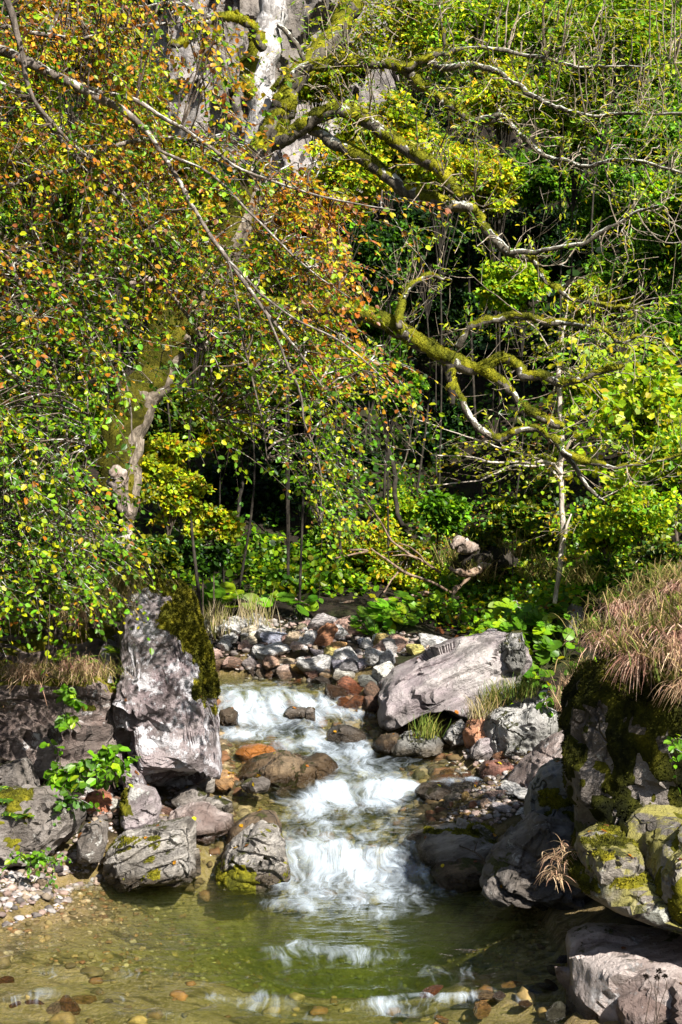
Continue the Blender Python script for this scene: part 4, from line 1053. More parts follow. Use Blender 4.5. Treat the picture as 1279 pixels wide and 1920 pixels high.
# ---------- beech on the near left bank: trunk out of frame, boughs sweeping down to the right
beech = thing('beech_tree', 'near beech with drooping green, yellow and orange leaves filling the upper left', 'tree', P(-420, 1180, 9.6))
bt, _ = px_path([(-420, 1300), (-430, 900), (-400, 400), (-420, -100), (-400, -700)], 9.8, 9.3, wig=.05)
V, fs = tube_bumpy(bt, np.linspace(.24, .10, len(bt)), 18, 3)
mb = MB(); mb.add(V, fs); mb.build('trunk', M['beech'], beech)
BB = [  # (points with pixel widths, d0, d1)
 ([(-420, -60, 26), (-150, 40, 22), (20, 100, 20), (112, 146, 18), (165, 172, 17), (215, 196, 15), (250, 222, 13), (270, 242, 11), (300, 285, 9), (335, 335, 9), (365, 392, 8), (430, 490, 8), (500, 590, 7), (560, 660, 4), (610, 730, 2)], 9.0, 8.5),
 ([(-420, 60, 24), (-120, 110, 18), (0, 160, 15), (50, 180, 14), (72, 205, 13), (105, 250, 11), (150, 300, 9), (200, 350, 8), (250, 400, 9), (282, 440, 9), (298, 490, 9), (312, 540, 8), (350, 590, 7), (390, 660, 5), (397, 720, 4), (400, 790, 2)], 8.9, 9.5),
 ([(-200, -260, 16), (-40, -80, 16), (14, 0, 14), (30, 60, 12), (42, 105, 11), (60, 180, 8), (130, 262, 6), (200, 330, 4), (280, 430, 3)], 8.3, 8.9),
 ([(-420, 300, 18), (-150, 380, 12), (0, 470, 9), (30, 520, 8), (55, 580, 8), (85, 650, 7), (110, 720, 6), (122, 800, 5), (126, 900, 4), (130, 1000, 2)], 9.2, 9.1),
 ([(112, 146, 9), (180, 170, 9), (255, 190, 9), (300, 215, 8), (330, 232, 8), (400, 280, 7), (440, 312, 6), (520, 345, 5), (620, 372, 4), (740, 392, 2)], 8.8, 8.5),
 ([(430, 490, 5), (500, 560, 5), (560, 600, 4), (640, 640, 4), (700, 690, 3), (725, 715, 2)], 8.4, 8.3),
 ([(500, 590, 5), (530, 660, 5), (560, 730, 5), (570, 790, 4), (592, 850, 3), (603, 920, 2), (600, 985, 1.5)], 8.3, 8.7),
 ([(-300, 420, 14), (-60, 375, 11), (0, 352, 10), (70, 330, 9), (130, 318, 8), (200, 282, 7), (240, 268, 9), (300, 256, 7), (350, 262, 4)], 9.1, 9.2),
 ([(-300, 0, 14), (-40, 40, 10), (120, 72, 8), (200, 66, 7), (250, 52, 7), (330, 40, 5), (400, 32, 3)], 9.3, 9.3),
 ([(-420, 560, 16), (-200, 600, 12), (-40, 660, 9), (40, 720, 7), (80, 800, 6), (105, 900, 5), (112, 1000, 4), (120, 1110, 2)], 9.5, 9.2),
 ([(-420, 700, 14), (-200, 760, 10), (-60, 840, 7), (20, 930, 5), (60, 1030, 4), (80, 1130, 2)], 9.3, 9.1),
 ([(300, 285, 6), (340, 300, 6), (400, 330, 5), (470, 400, 5), (540, 470, 4), (600, 520, 3), (660, 560, 2)], 8.6, 8.5),
 ([(282, 440, 5), (240, 500, 5), (200, 600, 5), (230, 700, 4), (250, 800, 3), (240, 900, 2)], 9.2, 9.1),
 ([(430, 490, 4), (450, 600, 4), (470, 700, 4), (490, 780, 3), (500, 860, 2)], 8.5, 8.8),
 ([(200, 350, 5), (160, 450, 5), (150, 540, 4), (170, 640, 4), (165, 740, 3), (170, 840, 2)], 8.9, 8.9)]
bn, br = [], []
for i, (pts, d0, d1) in enumerate(BB):
    C, w = px_path(pts, d0, d1, 5, .012, i)
    w = np.maximum(w, .0025)
    V, fs = tube_bumpy(C, w, 9 if w.max() > .02 else 6, i, .12, 10)
    mb = MB(); mb.add(V, fs); mb.build('branch', M['beech'], beech)
    bn.append(C); br.append(w)
bnodes = np.concatenate(bn)
BPOLY = [(-120, -80), (300, -80), (430, 20), (440, 140), (430, 250), (480, 290), (640, 330), (775, 375), (700, 430), (640, 470), (690, 560), (730, 700), (700, 735), (640, 700), (600, 720), (640, 830), (630, 960), (598, 1000), (570, 900), (470, 880), (370, 800), (330, 720), (260, 760), (240, 860), (225, 1030), (150, 1095), (110, 1125), (40, 1110), (-120, 1120)]
def beech_col(pos, r):
    px, py = px_of(pos); n = len(pos)
    nz = fbm(pos * 1.6 + 3, 3) * .22
    hi = np.clip(1.04 - py / 900 + 1.5 * nz + .25 * sstep(480, 700, px) * (py < 800) + .14 * np.exp(-((px - 430) / 170) ** 2 - ((py - 350) / 220) ** 2), .04, .92)      # autumn first in the crown
    warm = r.random(n) < hi * .72
    c = pick(dict(deep=1.0, green=3.2, fresh=3.8, lime=2.8, yg=2.0), n, r=r)
    a = pick(dict(yg=2.0, yellow=2.2, gold=2.8, orange=2.8, brown=2.2, lime=1.4), n, r=r)
    c = np.where(warm[:, None], a, c)
    spot = r.random(n) < .05
    c[spot] = pick(dict(yellow=2, orange=2, pink=1), int(spot.sum()), r=r)
    tips = (px > 520) & (py > 300) & (py < 740) & (r.random(n) < sstep(500, 640, px) * .42)
    c[tips] = pick(dict(orange=3, pink=3, brown=2.4, gold=1.5, yellow=.8), int(tips.sum()), r=r)
    return c
r = np.random.default_rng(31)
N0 = 21000
bx, by, bd = r.uniform(-130, 790, N0), r.uniform(-90, 1170, N0), r.uniform(8.5, 10.3, N0)
ok = in_poly(bx, by, BPOLY)
gap = fbm(np.stack([bx / 120, by / 120, bd * .8], -1), 3)
cliffwin = (bx > 255) & (bx < 450) & (by < 250)
holes = np.exp(-((bx - 300) / 70) ** 2 - ((by - 660) / 110) ** 2) + .9 * np.exp(-((bx - 222) / 72) ** 2 - ((by - 810) / 95) ** 2) * 1.5 + .5 * np.exp(-((bx - 440) / 50) ** 2 - ((by - 420) / 80) ** 2) + .8 * np.exp(-((bx - 470) / 90) ** 2 - ((by - 820) / 90) ** 2) + .9 * np.exp(-((bx - 660) / 90) ** 2 - ((by - 590) / 40) ** 2) + .6 * np.exp(-((bx - 400) / 60) ** 2 - ((by - 880) / 60) ** 2)
den = .25 - .05 * (by < 450) + .50 * (gap + .05) - .75 * holes + .22 * sstep(900, 1050, by) * (bx < 200)
den = np.where(cliffwin, den - .12, den)
ok &= r.random(N0) < np.clip(den, .03, 1)
B = np.stack([(bx - CX) * bd / F, bd, CZ + (HY - by) * bd / F], -1)[ok]
print('beech sprays', len(B))
D = np.array([.62, -.18, -.42]) + r.normal(0, .42, (len(B), 3))
mb = MB()
sprays(mb, B, D, r.uniform(.18, .50, len(B)), 12, .038, beech_col, 'broad', droop=.30, r=r, keep=.92)
connect(mb, B[r.random(len(B)) < .5], bnodes, None, .9, r=r)
mb.build('crown', [M['leaf'], M['darktwig']], beech, smooth=False)

# ---------- old leaning tree across the stream
old = thing('old_tree', 'old leaning tree with a mossy trunk, pale upper stem and lichened limbs over the stream', 'tree', P(205, 1010, 13.2))
C, w = px_path([(195, 1060, 100), (205, 980, 84), (222, 900, 74), (243, 800, 74), (282, 705, 72), (330, 622, 72), (372, 560, 70), (415, 490, 62), (448, 420, 56), (472, 330, 48), (484, 240, 50), (494, 150, 54), (503, 60, 54), (512, -30, 50), (520, -200, 34), (540, -420, 26), (530, -700, 12)], 13.3, 12.9, 7, .05, 7)
V, fs = tube_bumpy(C, w, 26, 5, .13, 4)
pyv = px_of(V)[1]
mb = MB(); low = int(np.searchsorted(-px_of(C)[1], -335))     # ring where the bark turns pale
sd = 26
cut = low * sd
mb.add(V[:cut + sd], [f[(f < cut + sd).all(1)] for f in fs if f.shape[1] == 4] + [])
trunk = mb.build('trunk', M['oldtrunk'], old)
mb = MB(); sel = fs[0][(fs[0] >= cut).all(1)] - cut
mb.add(V[cut:], [sel]); stem_ = mb.build('upper_stem', M['paletrunk'], old); stem_['label'] = 'white lichen-crusted upper stem'
def trunk_moss(w_, V, N, px, py):
    left = -N[:, 0] * .9 - N[:, 1] * .15
    a = left + .32 + .55 * fbm(V * 3.2, 4) + .25 * sstep(760, 900, py)
    a = np.where(py < 600, a - .3, a)
    return np.where(py > 1000, -1, a * 2)
limb_moss(trunk, V[:cut + sd], sd, [fs[0][(fs[0] < cut + sd).all(1)]], 0, 71, 26000, .05, px_fn=trunk_moss, pal=((.020, .020, .004), (.050, .050, .006), (.10, .095, .010), (.17, .15, .014)))  # moss palette darkened to carry the shade on the trunk
def stem_moss(w_, V, N, px, py):
    a = -N[:, 0] * 1.3 - .38 + .35 * fbm(V * 4.2, 3) - 1.0 * (py < 55) - 2 * (py > 178)
    return a * 2.2
limb_moss(stem_, V, sd, [fs[0]], 0, 72, 7000, .07, px_fn=stem_moss)
# torn stub with pale wood, low on the trunk
C, w = px_path([(238, 965, 26), (228, 930, 34), (222, 900, 38), (218, 882, 30), (216, 872, 8)], 12.95, 12.8, 5, .02, 3)
V, fs = tube_bumpy(C, w, 14, 9, .35, 14); mb = MB(); mb.add(V, fs); st = mb.build('broken_stub', M['wood'], old); st['label'] = 'pale torn stub near the foot'
C, w = px_path([(330, 545, 14), (300, 528, 13), (270, 524, 14), (240, 529, 14)], 13.0, 12.6, 5, .01, 4)
V, fs = tube_bumpy(C, w, 10, 9, .1, 14); mb = MB(); mb.add(V, fs); st = mb.build('broken_stub', M['wood'], old); st['label'] = 'pale bare stub pointing left'
OL = [ # points(px,py,w), d0,d1, moss bias, blades
 ([(478, 300, 40), (500, 262, 44), (522, 225, 46), (535, 190, 44), (543, 158, 36), (556, 135, 26), (580, 124, 22), (640, 118, 20), (700, 118, 20), (745, 122, 20), (768, 135, 20), (790, 160, 18), (830, 190, 17), (865, 212, 15), (890, 230, 13), (925, 226, 11), (935, 205, 8)], 12.9, 12.4, .12, 15000),
 ([(890, 226, 9), (940, 218, 8), (962, 238, 9), (985, 262, 9), (1020, 288, 9), (1060, 303, 8), (1110, 312, 8), (1180, 302, 6), (1290, 325, 4)], 12.4, 11.6, -.7, 0),
 ([(762, 132, 14), (790, 112, 13), (820, 102, 12), (832, 92, 9), (832, 50, 5), (826, 10, 3)], 12.5, 12.4, .0, 1500),
 ([(800, 110, 11), (835, 128, 12), (885, 122, 11), (920, 130, 11), (960, 155, 10), (1005, 178, 9), (1045, 203, 8), (1105, 214, 7), (1180, 212, 6), (1300, 212, 4)], 12.5, 11.5, -.6, 0),
 ([(830, 102, 9), (870, 92, 8), (930, 93, 8), (985, 104, 7), (1040, 116, 6), (1110, 126, 5), (1200, 124, 3), (1260, 118, 2)], 12.4, 12.0, -.6, 0),
 ([(520, 230, 30), (545, 170, 30), (575, 125, 32), (605, 95, 36), (630, 65, 38), (650, 30, 40), (668, -20, 40), (700, -120, 34), (720, -300, 20)], 13.0, 13.6, .10, 7000),
 ([(487, 290, 30), (510, 268, 32), (545, 255, 30), (575, 232, 26), (600, 218, 25), (640, 210, 25), (680, 222, 25), (725, 250, 25), (770, 285, 24), (812, 312, 22), (842, 342, 20), (860, 368, 16), (880, 366, 10), (892, 362, 3)], 12.9, 12.0, .06, 9000),
 ([(575, 240, 16), (610, 258, 20), (650, 280, 24), (700, 312, 26), (745, 345, 27), (790, 370, 27), (830, 382, 26), (868, 386, 22), (888, 392, 18), (905, 418, 17), (925, 452, 18), (950, 475, 15), (985, 482, 12), (1005, 492, 11), (1016, 522, 10), (1050, 548, 9), (1110, 568, 8), (1185, 582, 4)], 12.8, 11.7, -.08, 6500),
 ([(950, 478, 11), (1000, 472, 9), (1050, 466, 8), (1105, 448, 8), (1150, 425, 7), (1190, 402, 6), (1240, 382, 3)], 12.0, 11.4, -.6, 0),
 ([(395, 545, 34), (440, 562, 34), (500, 574, 32), (560, 578, 30), (620, 578, 30), (670, 586, 32), (715, 600, 32), (750, 618, 30), (790, 642, 28), (835, 668, 27), (870, 686, 24), (900, 690, 22), (928, 676, 17), (950, 672, 16), (972, 686, 15), (985, 708, 15), (1022, 706, 14), (1048, 720, 13), (1080, 716, 12), (1120, 700, 10), (1170, 688, 6)], 12.6, 11.6, .30, 26000),
 ([(905, 688, 18), (935, 712, 16), (965, 742, 15), (1000, 775, 15), (1030, 790, 16), (1056, 800, 10)], 11.9, 11.7, .12, 4000),
 ([(828, 668, 16), (840, 700, 15), (862, 745, 13), (885, 785, 13), (908, 812, 13), (935, 824, 12), (965, 812, 11), (1000, 806, 12), (1030, 822, 11), (1065, 848, 10), (1105, 868, 9), (1165, 876, 6), (1235, 864, 4), (1290, 850, 2)], 12.1, 11.3, -.15, 4000),
 ([(1055, 846, 8), (1080, 880, 8), (1102, 910, 7), (1120, 928, 6), (1135, 938, 3)], 11.7, 11.6, -.6, 0),
 ([(750, 616, 13), (748, 590, 14), (752, 565, 13), (765, 542, 11), (785, 524, 9), (808, 514, 7), (830, 525, 5)], 12.0, 12.3, -.1, 1200),
 ([(855, 655, 13), (872, 625, 14), (895, 607, 14), (930, 598, 13), (970, 594, 12), (1010, 603, 11), (1060, 606, 11), (1105, 612, 10), (1140, 628, 8), (1165, 640, 7), (1200, 632, 3)], 12.0, 11.4, -.12, 2600),
 ([(842, 680, 17), (846, 715, 16), (845, 742, 15), (848, 758, 11)], 11.9, 11.85, -.3, 900),
 ([(772, 640, 10), (768, 665, 9), (758, 690, 7), (735, 712, 5), (700, 728, 4), (665, 735, 3)], 12.2, 12.6, -.2, 600),
 ([(492, 90, 16), (480, 60, 18), (460, 42, 16), (430, 32, 14), (400, 38, 13), (370, 54, 13), (345, 78, 13), (322, 86, 11), (314, 68, 9)], 12.8, 12.2, .28, 5000),
 ([(400, 36, 9), (360, 20, 8), (330, 8, 6), (260, 12, 4)], 12.4, 12.0, -.4, 0),
 ([(512, 170, 10), (530, 150, 10), (528, 135, 9), (520, 130, 6)], 12.8, 12.7, -.3, 500),
 ([(522, 45, 8), (545, 70, 9), (562, 98, 9), (570, 112, 8)], 12.9, 12.9, -.3, 0),
 ([(380, 580, 22), (330, 545, 18), (250, 510, 14), (200, 500, 12), (150, 440, 12), (160, 420, 10)], 13.1, 12.6, .1, 3000)]
onodes, orad, oname = [], [], []
for i, (pts, d0, d1, mossb, bl) in enumerate(OL):
    C, w = px_path(pts, d0, d1, 7, .022, i + 40, 5)
    w = np.maximum(w * (1 + .18 * fbm(C * 5 + i, 2)), .004)
    sides = 14 if w.max() > .05 else 9
    V, fs = tube_bumpy(C, w, sides, i, .2, 8)
    mb = MB(); mb.add(V, fs); lo = mb.build('limb', M['limb' if i not in (15, 16) else 'darkbark'], old)
    if bl: limb_moss(lo, V, sides, fs, mossb, i, bl, .026)
    if i not in (15, 19, 20): onodes.append(C); orad.append(w); oname.append(i)

def shoots(mb, base, dirs, lens, r, curve=.8, rad=.005, kids=2, leafk=5, leafsize=.04, colfn=None, kind='narrow', p_leaf=.6, mat=1, upb=.9):
    """Upswept bare shoots with a few side twigs and tufts of leaves at their tips."""
    M_ = len(base); n = 8; t = np.linspace(0, 1, n)[None, :, None]
    dirs = unit(dirs); L = lens[:, None, None]
    upc = np.array([0, 0, 1.]) * curve
    path = base[:, None] + (dirs[:, None] * t + upc * t ** 2 * .55 + r.normal(0, .10, (M_, 1, 3)) * np.sin(t * 4)) * L
    path[:, 1:] += np.cumsum(r.normal(0, .006, (M_, n - 1, 3)), 1)
    R = rad * (1.25 - t[..., 0]) * (.5 + .8 * lens[:, None])
    V, fs, _ = tubes(path, R, 4, cap=False); mb.add(V, fs, None, mat)
    tips, td = [path[:, -1]], [unit(path[:, -1] - path[:, -2])]
    for k in range(kids):
        j = r.integers(2, n - 1, M_); b = path[np.arange(M_), j]
        d = unit(unit(path[np.arange(M_), j + 1] - b) + r.normal(0, .55, (M_, 3)) + np.array([0, 0, .25]))
        l2 = lens * r.uniform(.25, .55, M_)
        tt = np.linspace(0, 1, 5)[None, :, None]
        p2 = b[:, None] + (d[:, None] * tt + np.array([0, 0, 1.]) * .3 * tt ** 2) * l2[:, None, None]
        R2 = .6 * rad * (1.2 - tt[..., 0]) * (.5 + .8 * lens[:, None])
        V, fs, _ = tubes(p2, R2, 3, cap=False); mb.add(V, fs, None, mat)
        tips.append(p2[:, -1]); td.append(d)
    tips, td = np.concatenate(tips), np.concatenate(td)
    s = r.random(len(tips)) < p_leaf; tips, td = tips[s], td[s]
    for k in range(leafk):
        pos = tips - td * r.uniform(0, .10, (len(tips), 1)) + r.normal(0, .014, (len(tips), 3))
        ax = td * .5 + r.normal(0, .7, (len(tips), 3)); nr = np.array([.2, -.5, .7]) + r.normal(0, .4, (len(tips), 3))
        leaves(mb, pos, ax, nr, leafsize * r.uniform(.6, 1.4, len(tips)), colfn(pos, r), kind)
    return path

r = np.random.default_rng(33)
mb = MB()
def old_col(pos, r): return pick(dict(lime=3, yg=4, fresh=2.2, yellow=.8, green=1.2), len(pos), r=r)
for C, w, i in zip(onodes, orad, oname):
    px, py = px_of(C)
    nsh = int(.17 * len(C) * {1: 1.1, 3: 1.1, 4: 1.2, 8: 1.3, 7: .8, 9: .85, 11: 1.0, 14: 1.1, 13: .9, 2: .6, 0: .35, 6: .3, 17: .5, 10: .6}.get(i, .4))
    prob = sstep(.15, .9, np.arange(len(C)) / len(C)) + .12
    j = r.choice(len(C) - 1, nsh, p=prob[:-1] / prob[:-1].sum())
    b = C[j]; tdir = unit(C[j + 1] - C[j])
    d = tdir * .7 + r.normal(0, .55, (nsh, 3)) + np.array([.1, 0, .55])
    shoots(mb, b, d, r.uniform(.15, .55, nsh), r, rad=.0042, kids=2, leafk=6, leafsize=.052, colfn=old_col, p_leaf=.55, curve=.9)
    # bare downward/outward spurs
    n2 = nsh // 2; j = r.choice(len(C) - 1, n2)
    shoots(mb, C[j], unit(C[j + 1] - C[j]) * .6 + r.normal(0, .6, (n2, 3)) + np.array([.2, 0, -.25]), r.uniform(.15, .5, n2), r, rad=.0042, kids=2, leafk=5, leafsize=.05, colfn=old_col, p_leaf=.4, curve=.5)
# bare twig fans at the ends of the lower limbs
for cx, cy, d, n, sx, sy in [(a_, b_, c_, int(n_ * .26), e_, f_) for a_, b_, c_, n_, e_, f_ in [(1020, 400, 11.8, 34, 110, 90), (1130, 520, 11.6, 40, 110, 70), (920, 720, 11.9, 26, 80, 60), (900, 560, 12.0, 26, 80, 40), (1180, 600, 11.4, 34, 70, 40), (1190, 830, 11.4, 26, 70, 50), (800, 470, 12.3, 22, 50, 40), (960, 350, 12, 22, 70, 60), (1130, 330, 11.8, 30, 100, 70), (720, 560, 12.2, 12, 30, 30)]]:
    px = cx + r.normal(0, sx, n); py = cy + r.normal(0, sy, n); dd = d + r.normal(0, .25, n)
    allC = np.concatenate(onodes)
    b = np.stack([(px - CX) * dd / F, dd, CZ + (HY - py) * dd / F], -1)
    j = np.argsort(np.linalg.norm(b[:, None] - allC[None], axis=-1), 1)[np.arange(n), r.integers(0, 14, n)]; a = allC[j]
    ln = np.linalg.norm(b - a, axis=-1)
    shoots(mb, a, (b - a) + np.array([0, 0, -.2]) + r.normal(0, .1, (n, 3)), np.clip(ln * 1.0, .2, 1.2), r, rad=.0048, kids=3, leafk=5, leafsize=.05, colfn=old_col, p_leaf=.35, curve=.7)
# its leaves: light, airy sprays through the right half of the picture
N0 = 3600
px = r.uniform(560, 1300, N0); py = r.uniform(-60, 700, N0); dd = r.uniform(11.2, 13.4, N0)
dn = fbm(np.stack([px / 130, py / 130, dd], -1), 3) + .36 + .3 * sstep(330, 200, py) - .0006 * np.maximum(py - 250, 0) + .25 * sstep(800, 1200, px) * sstep(500, 100, py) - .35 * sstep(330, 450, py) * sstep(1160, 1000, px)
ok = (r.random(N0) < np.clip(dn, 0, 1) * .62) & ~((px < 760) & (py > 250))
B = np.stack([(px - CX) * dd / F, dd, CZ + (HY - py) * dd / F], -1)[ok]
print('old sprays', len(B))
sprays(mb, B, np.array([.35, -.1, .25]) + r.normal(0, .55, (len(B), 3)), r.uniform(.15, .38, len(B)), 8, .045, old_col, 'narrow', droop=.15, r=r, rad=.0026)
connect(mb, B[r.random(len(B)) < .5], np.concatenate(onodes), None, .8, r=r)
mb.build('crown', [M['leaf'], M['twig']], old, smooth=False)

# ---------- slender young tree on the right bank
yt = thing('young_tree', 'slender pale-stemmed young tree on the right slope behind the mossy limbs', 'tree', P(1048, 1115, 13.4))
C, w = px_path([(1040, 1130, 9), (1044, 1100, 9), (1052, 1060, 10), (1056, 1000, 11), (1053, 940, 10), (1052, 880, 10), (1053, 800, 9), (1050, 740, 9), (1047, 690, 8), (1050, 640, 6), (1060, 600, 4), (1066, 540, 2)], 13.4, 13.2, 6, .015, 90)
V, fs = tube_bumpy(C, w, 9, 9, .12, 12); mb = MB(); mb.add(V, fs); mb.build('trunk', M['paletwig'], yt)
yn = []
for k, (pts, d1) in enumerate([([(1052, 888, 6), (1030, 866, 5), (985, 868, 5), (930, 866, 4), (880, 858, 3), (810, 852, 2)], 12.8), ([(1053, 900, 5), (1020, 866, 4), (990, 852, 4), (940, 840, 3), (860, 815, 2), (780, 785, 1.5)], 12.9), ([(1052, 870, 5), (960, 876, 4), (900, 900, 3), (820, 910, 2)], 12.7), ([(1048, 690, 5), (1030, 655, 4), (1010, 625, 3), (985, 600, 2)], 13.1), ([(1049, 660, 4), (1056, 630, 3), (1058, 600, 2)], 13.2), ([(1056, 1010, 5), (1062, 985, 5), (1072, 965, 3)], 13.3)]):
    C, w = px_path(pts, 13.3, d1, 6, .02, 95 + k); V, fs = tube_bumpy(C, np.maximum(w, .004), 6, k, .1, 12)
    mb = MB(); mb.add(V, fs); mb.build('branch', M['paletwig'], yt); yn.append(C)
mb = MB(); r = np.random.default_rng(35)
yn = np.concatenate(yn); j = r.integers(len(yn), size=150)
sprays(mb, yn[j] + r.normal(0, .05, (150, 3)), np.array([-.6, -.2, .05]) + r.normal(0, .4, (150, 3)), r.uniform(.15, .4, 150), 7, .042, lambda p, r: pick(dict(yg=4, lime=2, yellow=1.2, olive=1.5), len(p), r=r), r=r, droop=.1, keep=.8)
px = r.uniform(1040, 1300, 320); py = r.uniform(640, 900, 320); dd = r.uniform(13.0, 14.2, 320)
ok = fbm(np.stack([px / 70, py / 45, dd], -1), 3) > -.1
B = np.stack([(px - CX) * dd / F, dd, CZ + (HY - py) * dd / F], -1)[ok]
sprays(mb, B, np.array([.3, -.3, .1]) + r.normal(0, .5, (len(B), 3)), .25, 6, .075, lambda p, r: pick(dict(yg=4, lime=4, fresh=2, yellow=.6), len(p), r=r), 'round', r=r)
connect(mb, B[r.random(len(B)) < .35], np.concatenate([yn, C]), None, .7, r=r)
mb.build('crown', [M['leaf'], M['twig']], yt, smooth=False)
# ------------------------------------------------------------------ the wooded slope behind
def crown_tree(name, label, cat, cx, cy, rpx, d, pal, seed, lsize=.065, nclump=46, per=110, squash=.8, group='trees on the slope behind', trunk=True, twigmat='darkbark', hole=.15, tilt=0, kind4=True, mat='leaf_far'):
    r = np.random.default_rng(seed)
    c = P(cx, cy, d); R = rpx * d / F
    gz = float(ground(np.array([c[0]]), np.array([c[1] + R * .3]))[0])
    root = thing(name, label, cat, (c[0], c[1] + R * .3, gz - .1), group)
    # clumps through the volume
    u = unit(r.normal(size=(nclump, 3))); rad = r.random(nclump) ** (1 / 2.4)
    cc = c + u * rad[:, None] * R * np.array([1, .8, squash])
    cc = cc[(fbm(cc * 1.2 / max(R, .5) + seed, 2) > -.45)]
    m = len(cc); cr = R * r.uniform(.20, .36, m)
    # limbs
    mbt = MB()
    base = np.array([c[0], c[1] + R * .3, gz - .1]); top = c + np.array([tilt, R * .1, R * .35])
    path = catmull(np.array([base, base * .5 + top * .5 + r.normal(0, .22 * R, 3), top]), 6)
    tr = np.linspace(.042, .012, len(path)) * (R ** .6) * (.6 if d > 15 else .9)
    V, fs = tube_bumpy(path, tr, 9, seed, .15, 5)
    mbt.add(V, fs)
    if trunk: mbt.build('trunk', M[twigmat], root)
    mb = MB()
    j = r.integers(len(path) * 2 // 3, len(path), m); a = path[j]
    t = np.linspace(0, 1, 5)[None, :, None]
    lp = a[:, None] + (cc - a)[:, None] * t + np.array([0, 0, 1]) * .12 * R * np.sin(np.pi * t) + r.normal(0, .03 * R, (m, 5, 3)) * (t > 0) * (t < 1)
    V, fs, _ = tubes(lp, np.broadcast_to(np.linspace(.011, .004, 5)[None] * R ** .5, (m, 5)), 4, cap=False)
    mb.add(V, fs, None, 1)
    n = m * per
    k = np.repeat(np.arange(m), per)
    off = unit(r.normal(size=(n, 3))) * (r.random((n, 1)) ** (1 / 2.2)) * cr[k][:, None] * np.array([1.15, 1.0, .62])
    off[:, 2] -= .25 * (off[:, 0] ** 2 + off[:, 1] ** 2) / np.maximum(cr[k], .05)
    pos = cc[k] + off
    ax = unit(off) * .5 + r.normal(0, .5, (n, 3)) + np.array([.15, -.2, -.2])
    nr = np.array([.25, -.45, .75]) + r.normal(0, .38, (n, 3))
    col = pick(pal, n, r=r) * np.exp(r.normal(0, .25, m))[k][:, None]
    (leaves4 if kind4 else leaves)(mb, pos, ax, nr, lsize * r.uniform(.6, 1.35, n), col)
    mb.build('crown', [M[mat], M[twigmat]], root, smooth=False)
    return root

